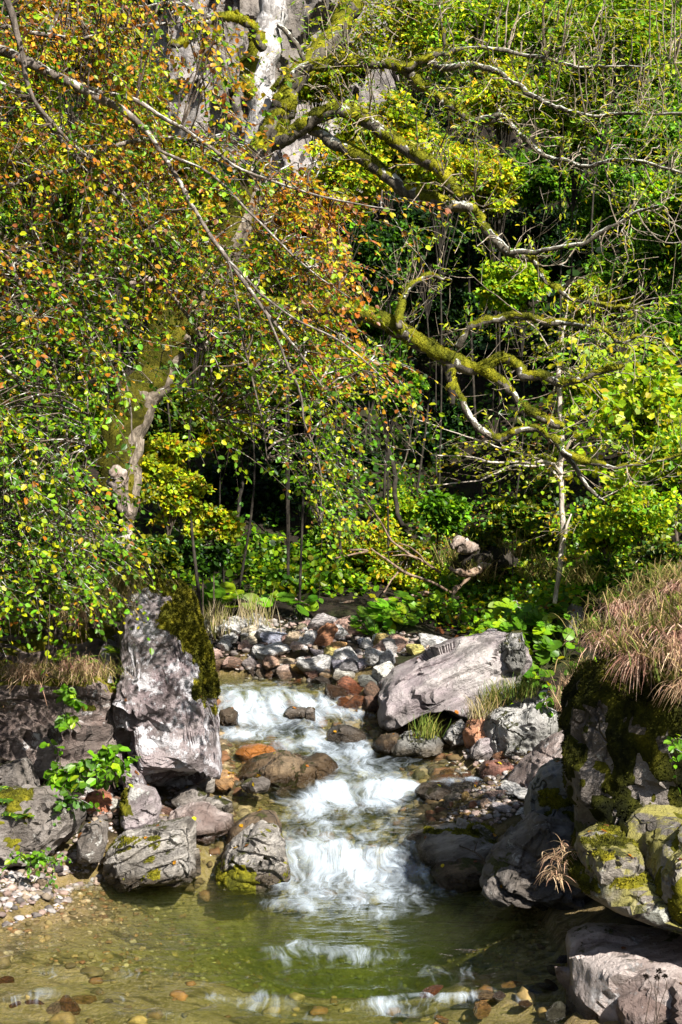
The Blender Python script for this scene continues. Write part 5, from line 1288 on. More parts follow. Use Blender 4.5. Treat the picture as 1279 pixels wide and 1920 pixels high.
PAL = dict(
    ygold=dict(yg=3.4, yellow=1.0, lime=3, gold=1.0, olive=2.2, green=.8), lime=dict(lime=4, fresh=3, yg=3, green=1), green=dict(green=4, fresh=3, deep=2, lime=.8), deep=dict(deep=4, green=2.2, dark=3, fresh=.4), black=dict(dark=5, deep=2, green=.5),  # black, and deep in part, put shade into the leaf colour
    olive=dict(olive=4, deep=2, green=2, yg=1), autumn=dict(gold=2, orange=2, yellow=2, brown=1, yg=2))
TN = dict(ygold='yellow-green', lime='bright lime', green='fresh green', deep='dark green', black='shade-coloured', olive='olive', autumn='orange-tinged')
FT = [ # (cx, cy, r, d, pal, where)
 (640, 330, 95, 17, 'ygold', 'between the two upper mossy limbs'), (720, 240, 90, 19, 'ygold', 'under the long horizontal mossy limb'), (820, 300, 80, 18, 'ygold', 'right of the upper limbs\' fork'), (600, 130, 70, 22, 'ygold', 'beside the white upper stem'),
 (770, 50, 110, 22, 'ygold', 'above the long horizontal mossy limb'), (900, 40, 110, 21, 'lime', 'at the top edge, right of centre'), (1040, 60, 110, 20, 'lime', 'at the top edge under thin limbs'), (1190, 50, 120, 19, 'lime', 'in the top right corner'),
 (940, 180, 90, 20, 'ygold', 'behind the upper lichened fork'), (1080, 200, 100, 20, 'lime', 'behind the upper right branches'), (1230, 220, 100, 19, 'green', 'at the right edge below the top corner'), (900, 330, 85, 20, 'ygold', 'above the elbow of the lichened limb'),
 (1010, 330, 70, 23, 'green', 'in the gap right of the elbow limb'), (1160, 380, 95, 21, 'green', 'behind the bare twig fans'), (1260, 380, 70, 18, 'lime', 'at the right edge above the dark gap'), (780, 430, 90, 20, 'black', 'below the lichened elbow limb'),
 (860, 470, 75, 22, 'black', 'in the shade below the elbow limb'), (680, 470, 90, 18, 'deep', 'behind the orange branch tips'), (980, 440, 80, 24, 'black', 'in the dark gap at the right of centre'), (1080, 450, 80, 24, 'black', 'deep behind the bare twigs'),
 (1210, 490, 90, 18, 'green', 'at the right edge below the bare twig fans'), (1130, 560, 60, 18, 'ygold', 'behind the ends of the middle limbs'), (960, 530, 60, 19, 'lime', 'above the lower mossy limb'), (540, 480, 105, 16.5, 'ygold', 'right of the leaning trunk'),
 (440, 640, 95, 16, 'ygold', 'below the fork of the leaning trunk'), (540, 600, 90, 17, 'ygold', 'below the start of the lower mossy limb'), (600, 690, 85, 18, 'lime', 'behind the hanging orange tips'), (420, 780, 80, 16.5, 'ygold', 'right of the mossy lower trunk'),
 (330, 470, 90, 17, 'ygold', 'left of the trunk\'s bend'), (220, 420, 110, 17, 'lime', 'behind the beech boughs at the left'), (90, 420, 110, 16, 'green', 'behind the beech at the left edge'), (130, 620, 110, 16, 'green', 'left of the mossy trunk'),
 (40, 800, 120, 15, 'green', 'at the left edge behind the beech'), (150, 800, 80, 16, 'lime', 'close left of the mossy trunk'), (300, 870, 70, 15, 'ygold', 'right of the torn stub'), (210, 170, 110, 20, 'ygold', 'behind the top left beech boughs'),
 (70, 150, 110, 19, 'lime', 'in the top left corner'), (330, 330, 70, 20, 'ygold', 'below the pale cliff'), (560, 820, 85, 18.5, 'black', 'in the dark hollow at the centre'), (700, 620, 70, 20, 'green', 'behind the lower mossy limb'),
 (730, 720, 60, 17, 'green', 'hanging below the lower mossy limb'), (820, 560, 60, 21, 'black', 'in the shade above the lower mossy limb'), (1240, 640, 60, 15.5, 'green', 'at the right edge beside the bare twigs'), (1060, 660, 60, 22, 'black', 'behind the slender young tree'),
 (1230, 760, 80, 14.5, 'lime', 'at the right edge beyond the slender young tree'), (480, 930, 70, 19.5, 'black', 'low in the dark hollow'), (1120, 720, 60, 15.5, 'lime', 'right of the slender young tree'), (150, 60, 120, 15, 'autumn', 'in the top left behind the beech'), (60, 290, 110, 14.5, 'ygold', 'at the left edge behind the high beech boughs'), (230, 300, 100, 15, 'autumn', 'behind the middle of the beech boughs'), (560, 400, 80, 15.5, 'autumn', 'behind the rusty beech tips'), (390, 520, 70, 15, 'ygold', 'behind the bend of the leaning trunk'), (1350, 330, 120, 17, 'green', 'half cut off by the right edge, beside the elbow limb'), (1350, 560, 110, 17, 'green', 'half cut off by the right edge, beside the lower mossy limb'), (1360, 780, 110, 15.5, 'green', 'half cut off by the right edge above the grassy bank')]
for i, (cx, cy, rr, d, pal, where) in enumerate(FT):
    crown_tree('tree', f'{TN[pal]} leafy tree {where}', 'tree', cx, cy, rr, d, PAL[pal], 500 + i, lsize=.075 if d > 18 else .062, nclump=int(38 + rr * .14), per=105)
# a further rank that closes the view up the slope, each its own tree
r = np.random.default_rng(61)
k = 0
for gy_, d in [(-140, 33), (20, 30), (170, 28), (330, 26), (480, 25), (620, 24), (750, 22.5)]:
    for gx_ in np.arange(-700, 2000, 165):
        cx = gx_ + r.normal(0, 40); cy = gy_ + r.normal(0, 30)
        if 330 < cx < 640 and cy < 330: continue      # the cliff shows here
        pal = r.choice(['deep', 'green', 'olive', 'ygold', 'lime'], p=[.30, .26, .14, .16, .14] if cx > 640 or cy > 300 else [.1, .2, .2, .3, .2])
        if cy > 330 and 560 < cx < 1180: pal = 'black'  # shade of the gaps painted into these crowns' leaves
        side = 'left' if cx < 430 else ('right' if cx > 860 else 'middle')
        row = 'top' if cy < 120 else ('upper' if cy < 400 else 'lower')
        crown_tree('tree', f'{TN[pal]} tree far up the slope, {row} {side} of the wood', 'tree', cx, cy, 92, d + r.normal(0, .7), PAL[pal], 700 + k, lsize=.10, nclump=30, per=60, group='far trees up the slope')
        k += 1

# pale cliff above the trees
cm = rock_mat('pale_cliff_rock', [(.12, .105, .10), (.25, .22, .21), (.36, .33, .32)], (.46, .43, .43), .3, .12, ((.6, .8, .3), (0, .12, 0), 1.2), .7, .5, stain=(.09, .075, .05), stain_amt=.4, scale=.45, wet=False)
u = np.linspace(0, 1, 260); vv = np.linspace(0, 1, 320)
X = P(200, 0, 26.5)[0] + (P(760, 0, 26.5)[0] - P(200, 0, 26.5)[0]) * u[None] + 0 * vv[:, None]
Z = 6.0 + 11 * vv[:, None] + 0 * u[None]
q = np.stack([X * .5, Z * .22, X * 0], -1)
Y = 26.3 + .18 * (Z - 6) + .7 * fbm(q, 5) + 2.5 * (np.abs(u - .5)[None] * 2) ** 4
rc = np.random.default_rng(99); sx, sz = rc.uniform(X.min(), X.max(), 110), rc.uniform(6, 17, 110)
wx_, wz_ = X + .5 * fbm(q * 3, 3), Z + .8 * fbm(q * 3 + 7, 3)
cl = (((wx_[..., None] - sx) * 1.6) ** 2 + (wz_[..., None] - sz) ** 2).argmin(-1)
Y = Y + rc.uniform(-.35, .35, 110)[cl] + (X - sx[cl]) * rc.normal(0, .45, 110)[cl] + (Z - sz[cl]) * rc.normal(0, .22, 110)[cl] + .12 * fbm(np.stack([X * 2, Z * 2, X * 0], -1), 4)
mb = MB(); idx = np.arange(X.size).reshape(X.shape)
mb.add(np.stack([X, Y, Z], -1).reshape(-1, 3), np.stack([idx[:-1, :-1], idx[:-1, 1:], idx[1:, 1:], idx[1:, :-1]], -1).reshape(-1, 4))
tag(mb.build('cliff', cm, None, np.array([P(480, 0, 26.5)[0], 26.5, 6.0]), smooth='sharp'), 'pale rock cliff showing between the trees at the top', None, kind='structure')

# ------------------------------------------------------------------ shrubs on the banks
SH = [ # cx, cy, r, d, pal, leaf, label
 (330, 930, 62, 14.2, 'ygold', .05, 'yellow-green bush right of the torn stub'), (400, 985, 45, 15.5, 'ygold', .05, 'small yellow-green bush at the edge of the dark hollow'),
 (560, 1085, 58, 17.4, 'green', .075, 'bright green elder-like bush at the foot of the dark hollow'), (610, 1020, 46, 18, 'green', .07, 'taller green bush behind the elder-like one'),
 (690, 1010, 70, 17.4, 'ygold', .05, 'fine-leaved yellow-green bush left of the rotten stump'), (770, 1060, 66, 17.0, 'ygold', .05, 'fine-leaved olive bush above the fallen branches'), (650, 1090, 56, 17.0, 'lime', .05, 'low lime bush above the fallen branches'),
 (450, 1060, 60, 18.5, 'black', .08, 'shade-coloured bush low in the hollow beside the far bank'), (380, 1040, 44, 15.5, 'deep', .06, 'dark green bush behind the tall mossy boulder'), (740, 950, 40, 18.5, 'lime', .05, 'small lime bush by the thin dark stem'),  # bush in the hollow has its shade painted into the leaves
 (830, 960, 44, 18, 'green', .08, 'broad-leaved green bush above the stump'), (960, 960, 44, 16.5, 'olive', .06, 'olive bush left of the slender tree'), (1130, 985, 60, 13.2, 'lime', .045, 'feathery lime bush right of the slender tree'), (1210, 960, 80, 12.6, 'lime', .045, 'feathery bush on top of the right bank'),
 (1220, 1060, 66, 11.0, 'olive', .04, 'dark olive bush behind the dry grass'), (1120, 1070, 50, 13.2, 'green', .05, 'green bush at the foot of the right bank'), (1290, 860, 80, 13, 'lime', .05, 'tall feathery bush at the right edge'),
 (60, 1060, 80, 10.6, 'green', .055, 'leafy bush on the ledge at the left edge'), (170, 1060, 60, 11.2, 'green', .055, 'leafy bush on the ledge left of the tall boulder'), (290, 1040, 46, 13, 'olive', .05, 'olive bush behind the tall mossy boulder'),
 (420, 900, 50, 19.5, 'black', .08, 'added shade-coloured bush high in the dark hollow'), (500, 1000, 60, 19.2, 'black', .08, 'added shade-coloured bush at the bottom of the dark hollow'), (590, 930, 60, 20, 'black', .08, 'added shade-coloured bush at the back of the dark hollow'), (520, 860, 60, 20.5, 'black', .08, 'added shade-coloured bush over the dark hollow'), (690, 870, 60, 20.5, 'black', .08, 'added shade-coloured bush behind the thin grey stem'), (800, 850, 60, 22, 'black', .08, 'added shade-coloured bush on the slope below the mossy limb'),  # bushes added to fill shaded places with near-black leaves
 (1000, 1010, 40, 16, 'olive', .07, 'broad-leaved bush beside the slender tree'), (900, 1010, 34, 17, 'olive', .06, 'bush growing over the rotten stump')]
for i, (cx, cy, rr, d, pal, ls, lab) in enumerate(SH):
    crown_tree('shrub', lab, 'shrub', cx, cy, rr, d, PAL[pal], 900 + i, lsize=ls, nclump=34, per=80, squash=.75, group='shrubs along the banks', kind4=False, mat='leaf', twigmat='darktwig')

# thin dark stems in the hollow
for i, (pts, d, lab) in enumerate([([(752, 985, 9), (742, 930, 9), (735, 860, 9), (722, 800, 8), (700, 740, 6), (660, 690, 4)], 18, 'thin grey dead stem in front of the dark hollow'), ([(650, 940, 5), (690, 800, 5), (720, 640, 4), (735, 520, 3)], 19, 'thin leaning stem below the lower mossy limb'), ([(440, 1000, 8), (452, 900, 7), (440, 780, 6), (450, 620, 4)], 18.6, 'dark stem behind the yellow-green bush')]):
    C, w = px_path(pts, d, d + .2, 6, .04, i + 200)
    t_ = thing('thin_tree', lab, 'tree', C[0], 'thin stems in the hollow')
    mb = MB(); V, fs = tube_bumpy(C, w, 8, i, .15, 9); mb.add(V, fs); mb.build('trunk', M['darkbark'], t_)
    r = np.random.default_rng(240 + i); mb = MB(); j = r.integers(len(C) // 3, len(C), 14)
    shoots(mb, C[j], r.normal(0, .8, (14, 3)) + np.array([0, 0, .4]), r.uniform(.3, 1.0, 14), r, rad=.006, kids=3, leafk=4, leafsize=.06, colfn=lambda p, r: pick(PAL['deep'], len(p), r=r), p_leaf=.5)
    mb.build('twigs', [M['leaf'], M['darktwig']], t_, smooth=False)

# ------------------------------------------------------------------ undergrowth: low leafy cover of the slope, nobody could count it
r = np.random.default_rng(71)
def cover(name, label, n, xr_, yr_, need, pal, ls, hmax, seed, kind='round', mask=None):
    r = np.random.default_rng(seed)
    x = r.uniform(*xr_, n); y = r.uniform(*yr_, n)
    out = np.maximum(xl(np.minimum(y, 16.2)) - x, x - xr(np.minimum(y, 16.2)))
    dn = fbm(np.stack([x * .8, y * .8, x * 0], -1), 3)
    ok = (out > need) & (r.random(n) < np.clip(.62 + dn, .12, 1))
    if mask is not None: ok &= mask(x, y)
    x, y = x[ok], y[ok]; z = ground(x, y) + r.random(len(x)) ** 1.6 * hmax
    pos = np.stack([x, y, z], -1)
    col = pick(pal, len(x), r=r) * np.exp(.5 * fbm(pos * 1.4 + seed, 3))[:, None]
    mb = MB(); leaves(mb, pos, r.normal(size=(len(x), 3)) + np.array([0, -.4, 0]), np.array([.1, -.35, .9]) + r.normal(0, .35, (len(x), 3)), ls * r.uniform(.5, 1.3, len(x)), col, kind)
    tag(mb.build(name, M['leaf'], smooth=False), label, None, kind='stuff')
cover('undergrowth', 'low green plants and leaves covering the slope beyond the stream', 30000, (-8, 8), (16.6, 26), .9, dict(deep=4, green=3, olive=2, fresh=1), .085, .28, 72)
cover('undergrowth', 'shade-coloured leafy cover of the steep slope high behind the trees', 26000, (-16, 16), (23, 36), .9, dict(dark=4, deep=4, green=1), .16, .6, 77)  # leaf colours darkened to paint the shade between the trees
cover('undergrowth', 'bright low plants along the foot of the slope', 7000, (-2.8, 4.2), (16.4, 18.4), 1.3, dict(green=2, fresh=4, lime=3, yg=1.4), .075, .25, 73)
cover('undergrowth', 'bright leafy plants on the slope right of the huge slanted boulder', 5200, (1.3, 3.4), (12.3, 15.6), .7, dict(fresh=4, lime=4, yg=2, green=2), .065, .22, 74)
cover('undergrowth', 'low plants on the left bank behind the outcrop', 7000, (-7, -1.6), (11.2, 17), .6, dict(green=4, deep=3, fresh=2, olive=1), .075, .35, 75)
cover('undergrowth', 'green and yellowish plants on the slope below the slender tree', 12000, (.7, 4.2), (15.2, 20.5), 1.0, dict(fresh=3, lime=3, green=3, yg=2.5, gold=.6, brown=.5), .06, .30, 78, 'broad')
cover('fallen_leaves', 'brown fallen leaves on the slope among the plants', 3500, (1.0, 6), (13.5, 22), 1.0, dict(brown=4, gold=1, orange=1), .06, .03, 76)

# butterbur: round leaves on stalks along the foot of the slope
def butterbur(px, py, d, n, size, seed, lab):
    r = np.random.default_rng(seed); c = P(px, py, d)
    d = hit(px, py, 11.5, 20); c = P(px, py, d)
    t_ = thing('butterbur', lab, 'plant', c, 'round-leaved plants at the foot of the slope'); mb = MB()
    for k in range(n):
        a = r.uniform(0, 6.28); rr = r.uniform(.03, .20); h = r.uniform(.08, .26)
        tip = c + np.array([rr * math.cos(a), rr * math.sin(a), h])
        V, fs, _ = tubes(catmull(np.array([c, c * .5 + tip * .5 + np.array([0, 0, .04]), tip]), 3)[None], np.full((1, 7), .004), 4); mb.add(V, fs, np.array([.10, .14, .03]), 0)
        nrm = unit(np.array([.15, -.5, .8]) + r.normal(0, .25, 3)); u_ = unit(np.cross(nrm, [0, 1, .3])); v_ = np.cross(nrm, u_)
        s = size * r.uniform(.6, 1.2); th = np.linspace(.25, 6.03, 15)
        rim = tip + s * ((np.cos(th) * (1 + .06 * np.sin(th * 5)))[:, None] * u_ + np.sin(th)[:, None] * v_ + (.18 + .05 * np.sin(th * 4))[:, None] * nrm)
        mid = tip + s * .5 * (np.cos(th)[:, None] * u_ + np.sin(th)[:, None] * v_) + s * .05 * nrm
        V = np.concatenate([tip[None], mid, rim]); m = len(th)
        f3 = np.array([[0, 1 + i, 2 + i] for i in range(m - 1)]); f4 = np.array([[1 + i, 1 + m + i, 2 + m + i, 2 + i] for i in range(m - 1)])
        mb.add(V, [f3, f4], pick(dict(fresh=4, lime=1.5, green=3), 1, .2, r=r)[0])
    mb.build('leaf_blade', M['leaf'], t_)
r = np.random.default_rng(81)
for i in range(46):
    px = r.uniform(690, 880) if i % 2 else r.uniform(930, 1060); py = (1190 - .25 * (px - 690) + r.normal(0, 10)) if i % 2 else r.uniform(1170, 1300)
    d = 15.2 if i % 2 else 12.9 + (1300 - py) * .016
    butterbur(px, py, d + r.normal(0, .15), 6, r.uniform(.05, .08), 820 + i, 'round-leaved green plant behind the huge slanted boulder' if i % 2 else 'round-leaved plant right of the huge slanted boulder')
for i, (px, py) in enumerate([(385, 1150), (410, 1146), (430, 1152), (730, 1180), (560, 1165), (480, 1150)]): butterbur(px, py, 17, 6, .10, 880 + i, 'round-leaved plant at the back of the far stony bank')
# ------------------------------------------------------------------ grass, ferns, seedlings, dead wood
def blades(mb, base, dirs, L, w, col, r, bend=.9, seg=6):
    n = len(base); t = np.linspace(0, 1, seg)[None, :, None]
    d = unit(dirs); up = np.array([0, 0, 1.])
    path = base[:, None] + (d[:, None] * t + up * (.55 * t - bend * t ** 2) ) * L[:, None, None] + r.normal(0, .03, (n, 1, 3)) * np.sin(3 * t) * L[:, None, None] * np.where(r.random((n, 1, 1)) < .25, 3.5, 1)
    side = unit(np.cross(d + r.normal(0, .5, (n, 3)), up))
    wd = (w * r.uniform(.5, 1.9, (n, 1, 1)) * (1 - .9 * t ** 1.5)) * side[:, None]
    V = np.concatenate([path - wd, path + wd], 2).reshape(n, seg, 2, 3)
    idx = np.arange(n * seg * 2).reshape(n, seg, 2)
    q = np.stack([idx[:, :-1, 0], idx[:, :-1, 1], idx[:, 1:, 1], idx[:, 1:, 0]], -1).reshape(-1, 4)
    sh = np.linspace(.75, 1.1, seg)[None, :, None, None]
    mb.add(V.reshape(-1, 3), q, (col[:, None, None] * np.broadcast_to(sh, (n, seg, 2, 1))).reshape(-1, 3))
GP = dict(straw=[(.44, .31, .18), (.54, .40, .25), (.32, .20, .12), (.40, .24, .16)], pink=[(.46, .28, .20), (.56, .39, .29), (.34, .18, .13), (.25, .13, .09)], green=[(.08, .14, .02), (.16, .20, .03), (.28, .26, .06)], mixed=[(.30, .24, .08), (.16, .18, .03), (.40, .28, .13), (.10, .13, .02)], pale=[(.55, .46, .30), (.45, .36, .2), (.25, .25, .06)])
def tuft(px, py, d, n, L, spread, pal, seed, lab, lean=(0, -.3, 0), bend=.9, w=.0022, rpx=20):
    r = np.random.default_rng(seed); c = P(px, py, d)
    base = c + r.normal(0, 1, (n, 3)) * np.array([rpx * d / F, .06, rpx * .25 * d / F])
    a = r.uniform(0, 6.28, n)
    dirs = np.stack([np.cos(a), np.sin(a), r.uniform(.1, .9, n)], -1) * spread + np.array(lean) + r.normal(0, .15, (n, 3))
    col = np.array(GP[pal])[r.integers(len(GP[pal]), size=n)] * np.exp(r.normal(0, .22, (n, 1)))
    mb = MB(); blades(mb, base, dirs, L * r.uniform(.55, 1.25, n), w, col, r, bend)
    o = mb.build('grass_tuft', M['grass'], None, c, smooth=False)
    tag(o, lab, 'grass tuft', 'grass tufts on the banks'); AUTOT.append((o, px)); return o
AUTOT = []
r = np.random.default_rng(91)
# right bank: long dry grass hanging toward the water
for i, (px, py, d) in enumerate([(1120, 1225, 8.3), (1165, 1180, 8.4), (1215, 1165, 8.3), (1265, 1150, 8.2), (1315, 1140, 8.2), (1150, 1150, 8.9), (1200, 1125, 8.9), (1250, 1105, 8.8), (1300, 1090, 8.8), (1175, 1230, 7.95), (1225, 1240, 7.75), (1275, 1235, 7.65), (1325, 1220, 7.6), (1110, 1190, 8.9), (1270, 1275, 7.55), (1320, 1280, 7.5), (1240, 1190, 8.0), (1290, 1180, 7.95)]):
    lx = r.normal(-.35, .35)
    tuft(px + 34 + r.normal(0, 8), py + r.normal(0, 8), d, int(r.uniform(150, 280)), r.uniform(.12, .24), .55, ['pink', 'pink', 'straw', 'pink'][i % 4], 1000 + i, 'long dry grass tuft on the right bank', lean=(lx, -.6, r.uniform(-.15, .2)), bend=r.uniform(.95, 1.3), w=.0026, rpx=r.uniform(10, 22))
    tuft(px + 34 + r.normal(0, 20), py + r.normal(-4, 10), d + .05, 90, .16, .8, 'mixed', 1400 + i, 'short green grass tuft amid the right bank dry grass', lean=(r.normal(0, .3), -.3, .4), bend=.6, w=.003, rpx=26)
for i, (px, py, d) in enumerate([(1100, 1170, 9.3), (1140, 1120, 9.5), (1190, 1095, 9.5), (1240, 1070, 9.5), (1085, 1250, 8.6)]):
    tuft(px + 25, py + 14, d, 240, .16, .6, 'mixed', 1030 + i, 'greenish tuft behind the right bank dry grass', lean=(-.3, -.3, .3), bend=.8, rpx=26)
# left outcrop shelf
for i, (px, py, d) in enumerate([(40, 1262, 10.3), (90, 1256, 10.25), (130, 1258, 10.2), (165, 1262, 10.2), (195, 1268, 10.2), (-20, 1265, 10.4), (60, 1270, 10.15), (150, 1275, 10.1)]):
    tuft(px, py, d, int(r.uniform(120, 240)), r.uniform(.14, .27), .5, ['straw', 'mixed', 'pink'][i % 3], 1050 + i, 'dry brown grass tuft on the shelf of the left outcrop', lean=(r.normal(0, .3), -.6, r.uniform(-.1, .4)), bend=r.uniform(.8, 1.2), rpx=r.uniform(8, 18))
for i, (px, py, d) in enumerate([(120, 1135, 10.9), (85, 1140, 10.9), (150, 1145, 10.8)]):
    tuft(px, py, d, 130, .22, .4, ['straw', 'mixed', 'straw'][i], 1070 + i, 'dry grass tuft hanging from the top of the left outcrop', lean=(.1, -.7, 0), bend=1.2, rpx=14)
for i, (px, py, d) in enumerate([(215, 1110, 10.9), (235, 1105, 10.8), (205, 1135, 10.8), (225, 1140, 10.7), (250, 1092, 10.8)]):
    tuft(px, py, d, 300, .30, .45, 'mixed', 1080 + i, 'green grass tuft on the tall boulder\'s left shoulder', lean=(.2, -.5, .2), bend=1.0, rpx=14)
# far bank dry stalks, and tufts by the big slab
for i in range(7):
    px, py = r.uniform(385, 500), r.uniform(1165, 1200)
    tuft(px, py, hit(px, py, 12, 19), 55, .30, .4, 'pale', 1100 + i, 'pale dry grass tuft on the far stony bank', lean=(0, 0, .9), bend=.35, w=.003, rpx=16)
for i, (px, py, d, p) in enumerate([(935, 1315, 12.2, 'green'), (965, 1310, 12.1, 'green'), (915, 1330, 12.1, 'mixed'), (900, 1345, 12.1, 'pale'), (990, 1305, 12.0, 'green'), (800, 1382, 12.2, 'green'), (1060, 1330, 11.0, 'straw'), (1075, 1300, 10.0, 'straw')]):
    tuft(px, py, d, 140, .2, .5, p, 1120 + i, 'short grass tuft by the huge slanted boulder' if px < 1000 and px > 850 else ('small grass tuft on the crusty midstream rock' if px < 850 else 'straw tuft beside the mossy outcrop'), lean=(0, -.1, .6), bend=.6, rpx=12)
for i, (px, py, d) in enumerate([(1050, 1610, 7.5), (1065, 1590, 7.6), (1045, 1640, 7.3)]):
    tuft(px, py, d, 45, .10, .5, 'straw', 1140 + i, 'withered grass tuft at the corner of the jutting ledge', lean=(-.3, -.5, -.2), bend=.8, rpx=8)
for i, (px, py, d) in enumerate([(860, 1060, 16.8), (900, 1085, 16.4), (915, 1030, 17), (990, 1040, 16), (1010, 1080, 15), (880, 1040, 17), (1090, 1090, 13)]):
    tuft(px, py, d, 160, .34, .5, 'mixed', 1160 + i, 'grass tuft on the slope round the rotten stump', lean=(0, -.3, .4), bend=.8, w=.004, rpx=18)
_t = {}
for o, px in AUTOT: _t.setdefault(o['label'], []).append((px, o))

# ferns
def fern(px, py, d, n, L, seed, lab, pal='fresh', lean=(0, -.5, 0)):
    L = L * (1.25 if d > 12 else .85)
    r = np.random.default_rng(seed)
    if d > 12: d = hit(px, py, 12, 22)
    c = P(px, py, d)
    t_ = thing('fern', lab, 'fern', c, 'ferns on the banks')
    for k in range(n):
        a = k / n * 6.28 + r.normal(0, .3); dv = unit(np.array([math.cos(a), math.sin(a) * .8, .75]) + np.array(lean))
        l = L * r.uniform(.7, 1.15); t = np.linspace(0, 1, 22)[:, None]
        path = c + (dv * t + np.array([0, 0, -.5]) * t ** 2) * l
        mb = MB(); V, fs, _ = tubes(path[None], np.linspace(.003, .001, 22)[None], 3); mb.add(V, fs, np.array([.10, .12, .03]))
        T = unit(np.gradient(path, axis=0)); S = unit(np.cross(T, np.array([0, 0, 1.]) + r.normal(0, .1, 3)))
        prof = np.sin(np.clip(t[:, 0] * 1.05 + .06, 0, 1) ** .7 * np.pi) * .30 * l + .008
        for s in (-1, 1):
            ax = S * s + T * .35 + np.array([0, 0, -.12]); nn = np.cross(T, S)
            leaves4(mb, path[1:], ax[1:], nn[1:] + r.normal(0, .1, (21, 3)), prof[1:], pick({pal: 4, 'lime': 1, 'green': 1}, 21, .15, r=r), .17)
        mb.build('frond', M['fern'], t_, smooth=False)
for i, a in enumerate([(1005, 1045, 15.6, 7, .5, 'green fern on the slope left of the slender tree'), (945, 1110, 15.8, 8, .55, 'bright fern above the round-leaved plants'), (925, 1140, 15.3, 7, .45, 'lower bright fern above the huge slanted boulder'), (980, 1075, 15.6, 7, .5, 'yellowish fern under the slender tree'), (1000, 975, 17, 7, .55, 'dark fern at the top of the slope'),
                        (115, 1238, 10.35, 7, .22, 'small green fern on the shelf of the left outcrop'), (150, 1246, 10.3, 7, .24, 'second shelf fern, nearer the tall boulder'), (222, 1165, 10.75, 8, .26, 'fern in the cleft left of the tall boulder, highest of three'), (228, 1225, 10.7, 8, .24, 'fern in the cleft left of the tall boulder, middle of three'), (232, 1290, 10.6, 7, .2, 'fern in the cleft left of the tall boulder, lowest of three'), (10, 1500, 9.6, 9, .26, 'dark bushy fern on the boulder at the left edge'), (40, 1530, 9.5, 8, .2, 'dark fern in front of the left edge boulder')]):
    fern(*a[:5], 1200 + i, a[5], 'yg' if 'yellowish' in a[5] else ('deep' if 'dark' in a[5] and i > 5 else 'green' if 'dark' in a[5] or i > 4 else 'fresh'))

# leafy seedlings on the left outcrop and beach
def seedling(path_px, d0, d1, n, ls, seed, lab, kind='broad', pal=dict(fresh=4, green=3, lime=1)):
    r = np.random.default_rng(seed); C, _ = px_path(path_px, d0, d1, 6, .01, seed)
    t_ = thing('seedling', lab, 'plant', C[0], 'leafy seedlings on the left bank')
    mb = MB(); V, fs, _ = tubes(C[None], np.linspace(.006, .0025, len(C))[None], 5); mb.add(V, fs); mb.build('stem', M['darktwig'], t_)
    mb = MB(); j = r.integers(1, len(C), n)
    sprays(mb, C[j], r.normal(0, .6, (n, 3)) + np.array([.1, -.5, .1]), r.uniform(.08, .18, n), 6, ls, lambda p, r: pick(pal, len(p), .18, r=r), kind, droop=.4, r=r, rad=.002, sag=.45)
    mb.build('foliage', [M['leaf'], M['darktwig']], t_, smooth=False)
seedling([(100, 1500), (112, 1430), (108, 1370), (118, 1320), (122, 1300)], 9.95, 9.85, 24, .075, 1301, 'upright seedling with drooping pointed leaves against the dark outcrop')
seedling([(110, 1500), (150, 1440), (185, 1420), (215, 1415), (235, 1430)], 9.9, 9.8, 30, .07, 1302, 'spreading seedling of pointed leaves at the foot of the outcrop')
seedling([(215, 1480), (205, 1450), (200, 1425), (190, 1405)], 9.9, 9.8, 18, .05, 1303, 'bushy seedling just left of the base of the tall boulder')
seedling([(20, 1620), (40, 1600), (60, 1598), (75, 1605)], 9.2, 9.15, 18, .04, 1304, 'low bright green plant above the gravel beach')
seedling([(100, 1510), (118, 1500), (135, 1496)], 9.6, 9.55, 10, .045, 1305, 'small plant with rounded leaves behind the dark boulder', 'round', dict(green=3, deep=2))
seedling([(95, 1650), (100, 1620), (106, 1600)], 9.3, 9.3, 6, .03, 1306, 'tiny sprig at the water edge of the gravel beach')
seedling([(1262, 1420), (1258, 1400), (1264, 1385)], 7.35, 7.3, 7, .04, 1307, 'small bright seedling on the mossy outcrop at the right edge')
seedling([(1025, 1345), (1030, 1320), (1045, 1310)], 11.8, 11.7, 10, .06, 1308, 'leafy plant on top of the cracked grey boulder', 'round', dict(green=3, fresh=2))

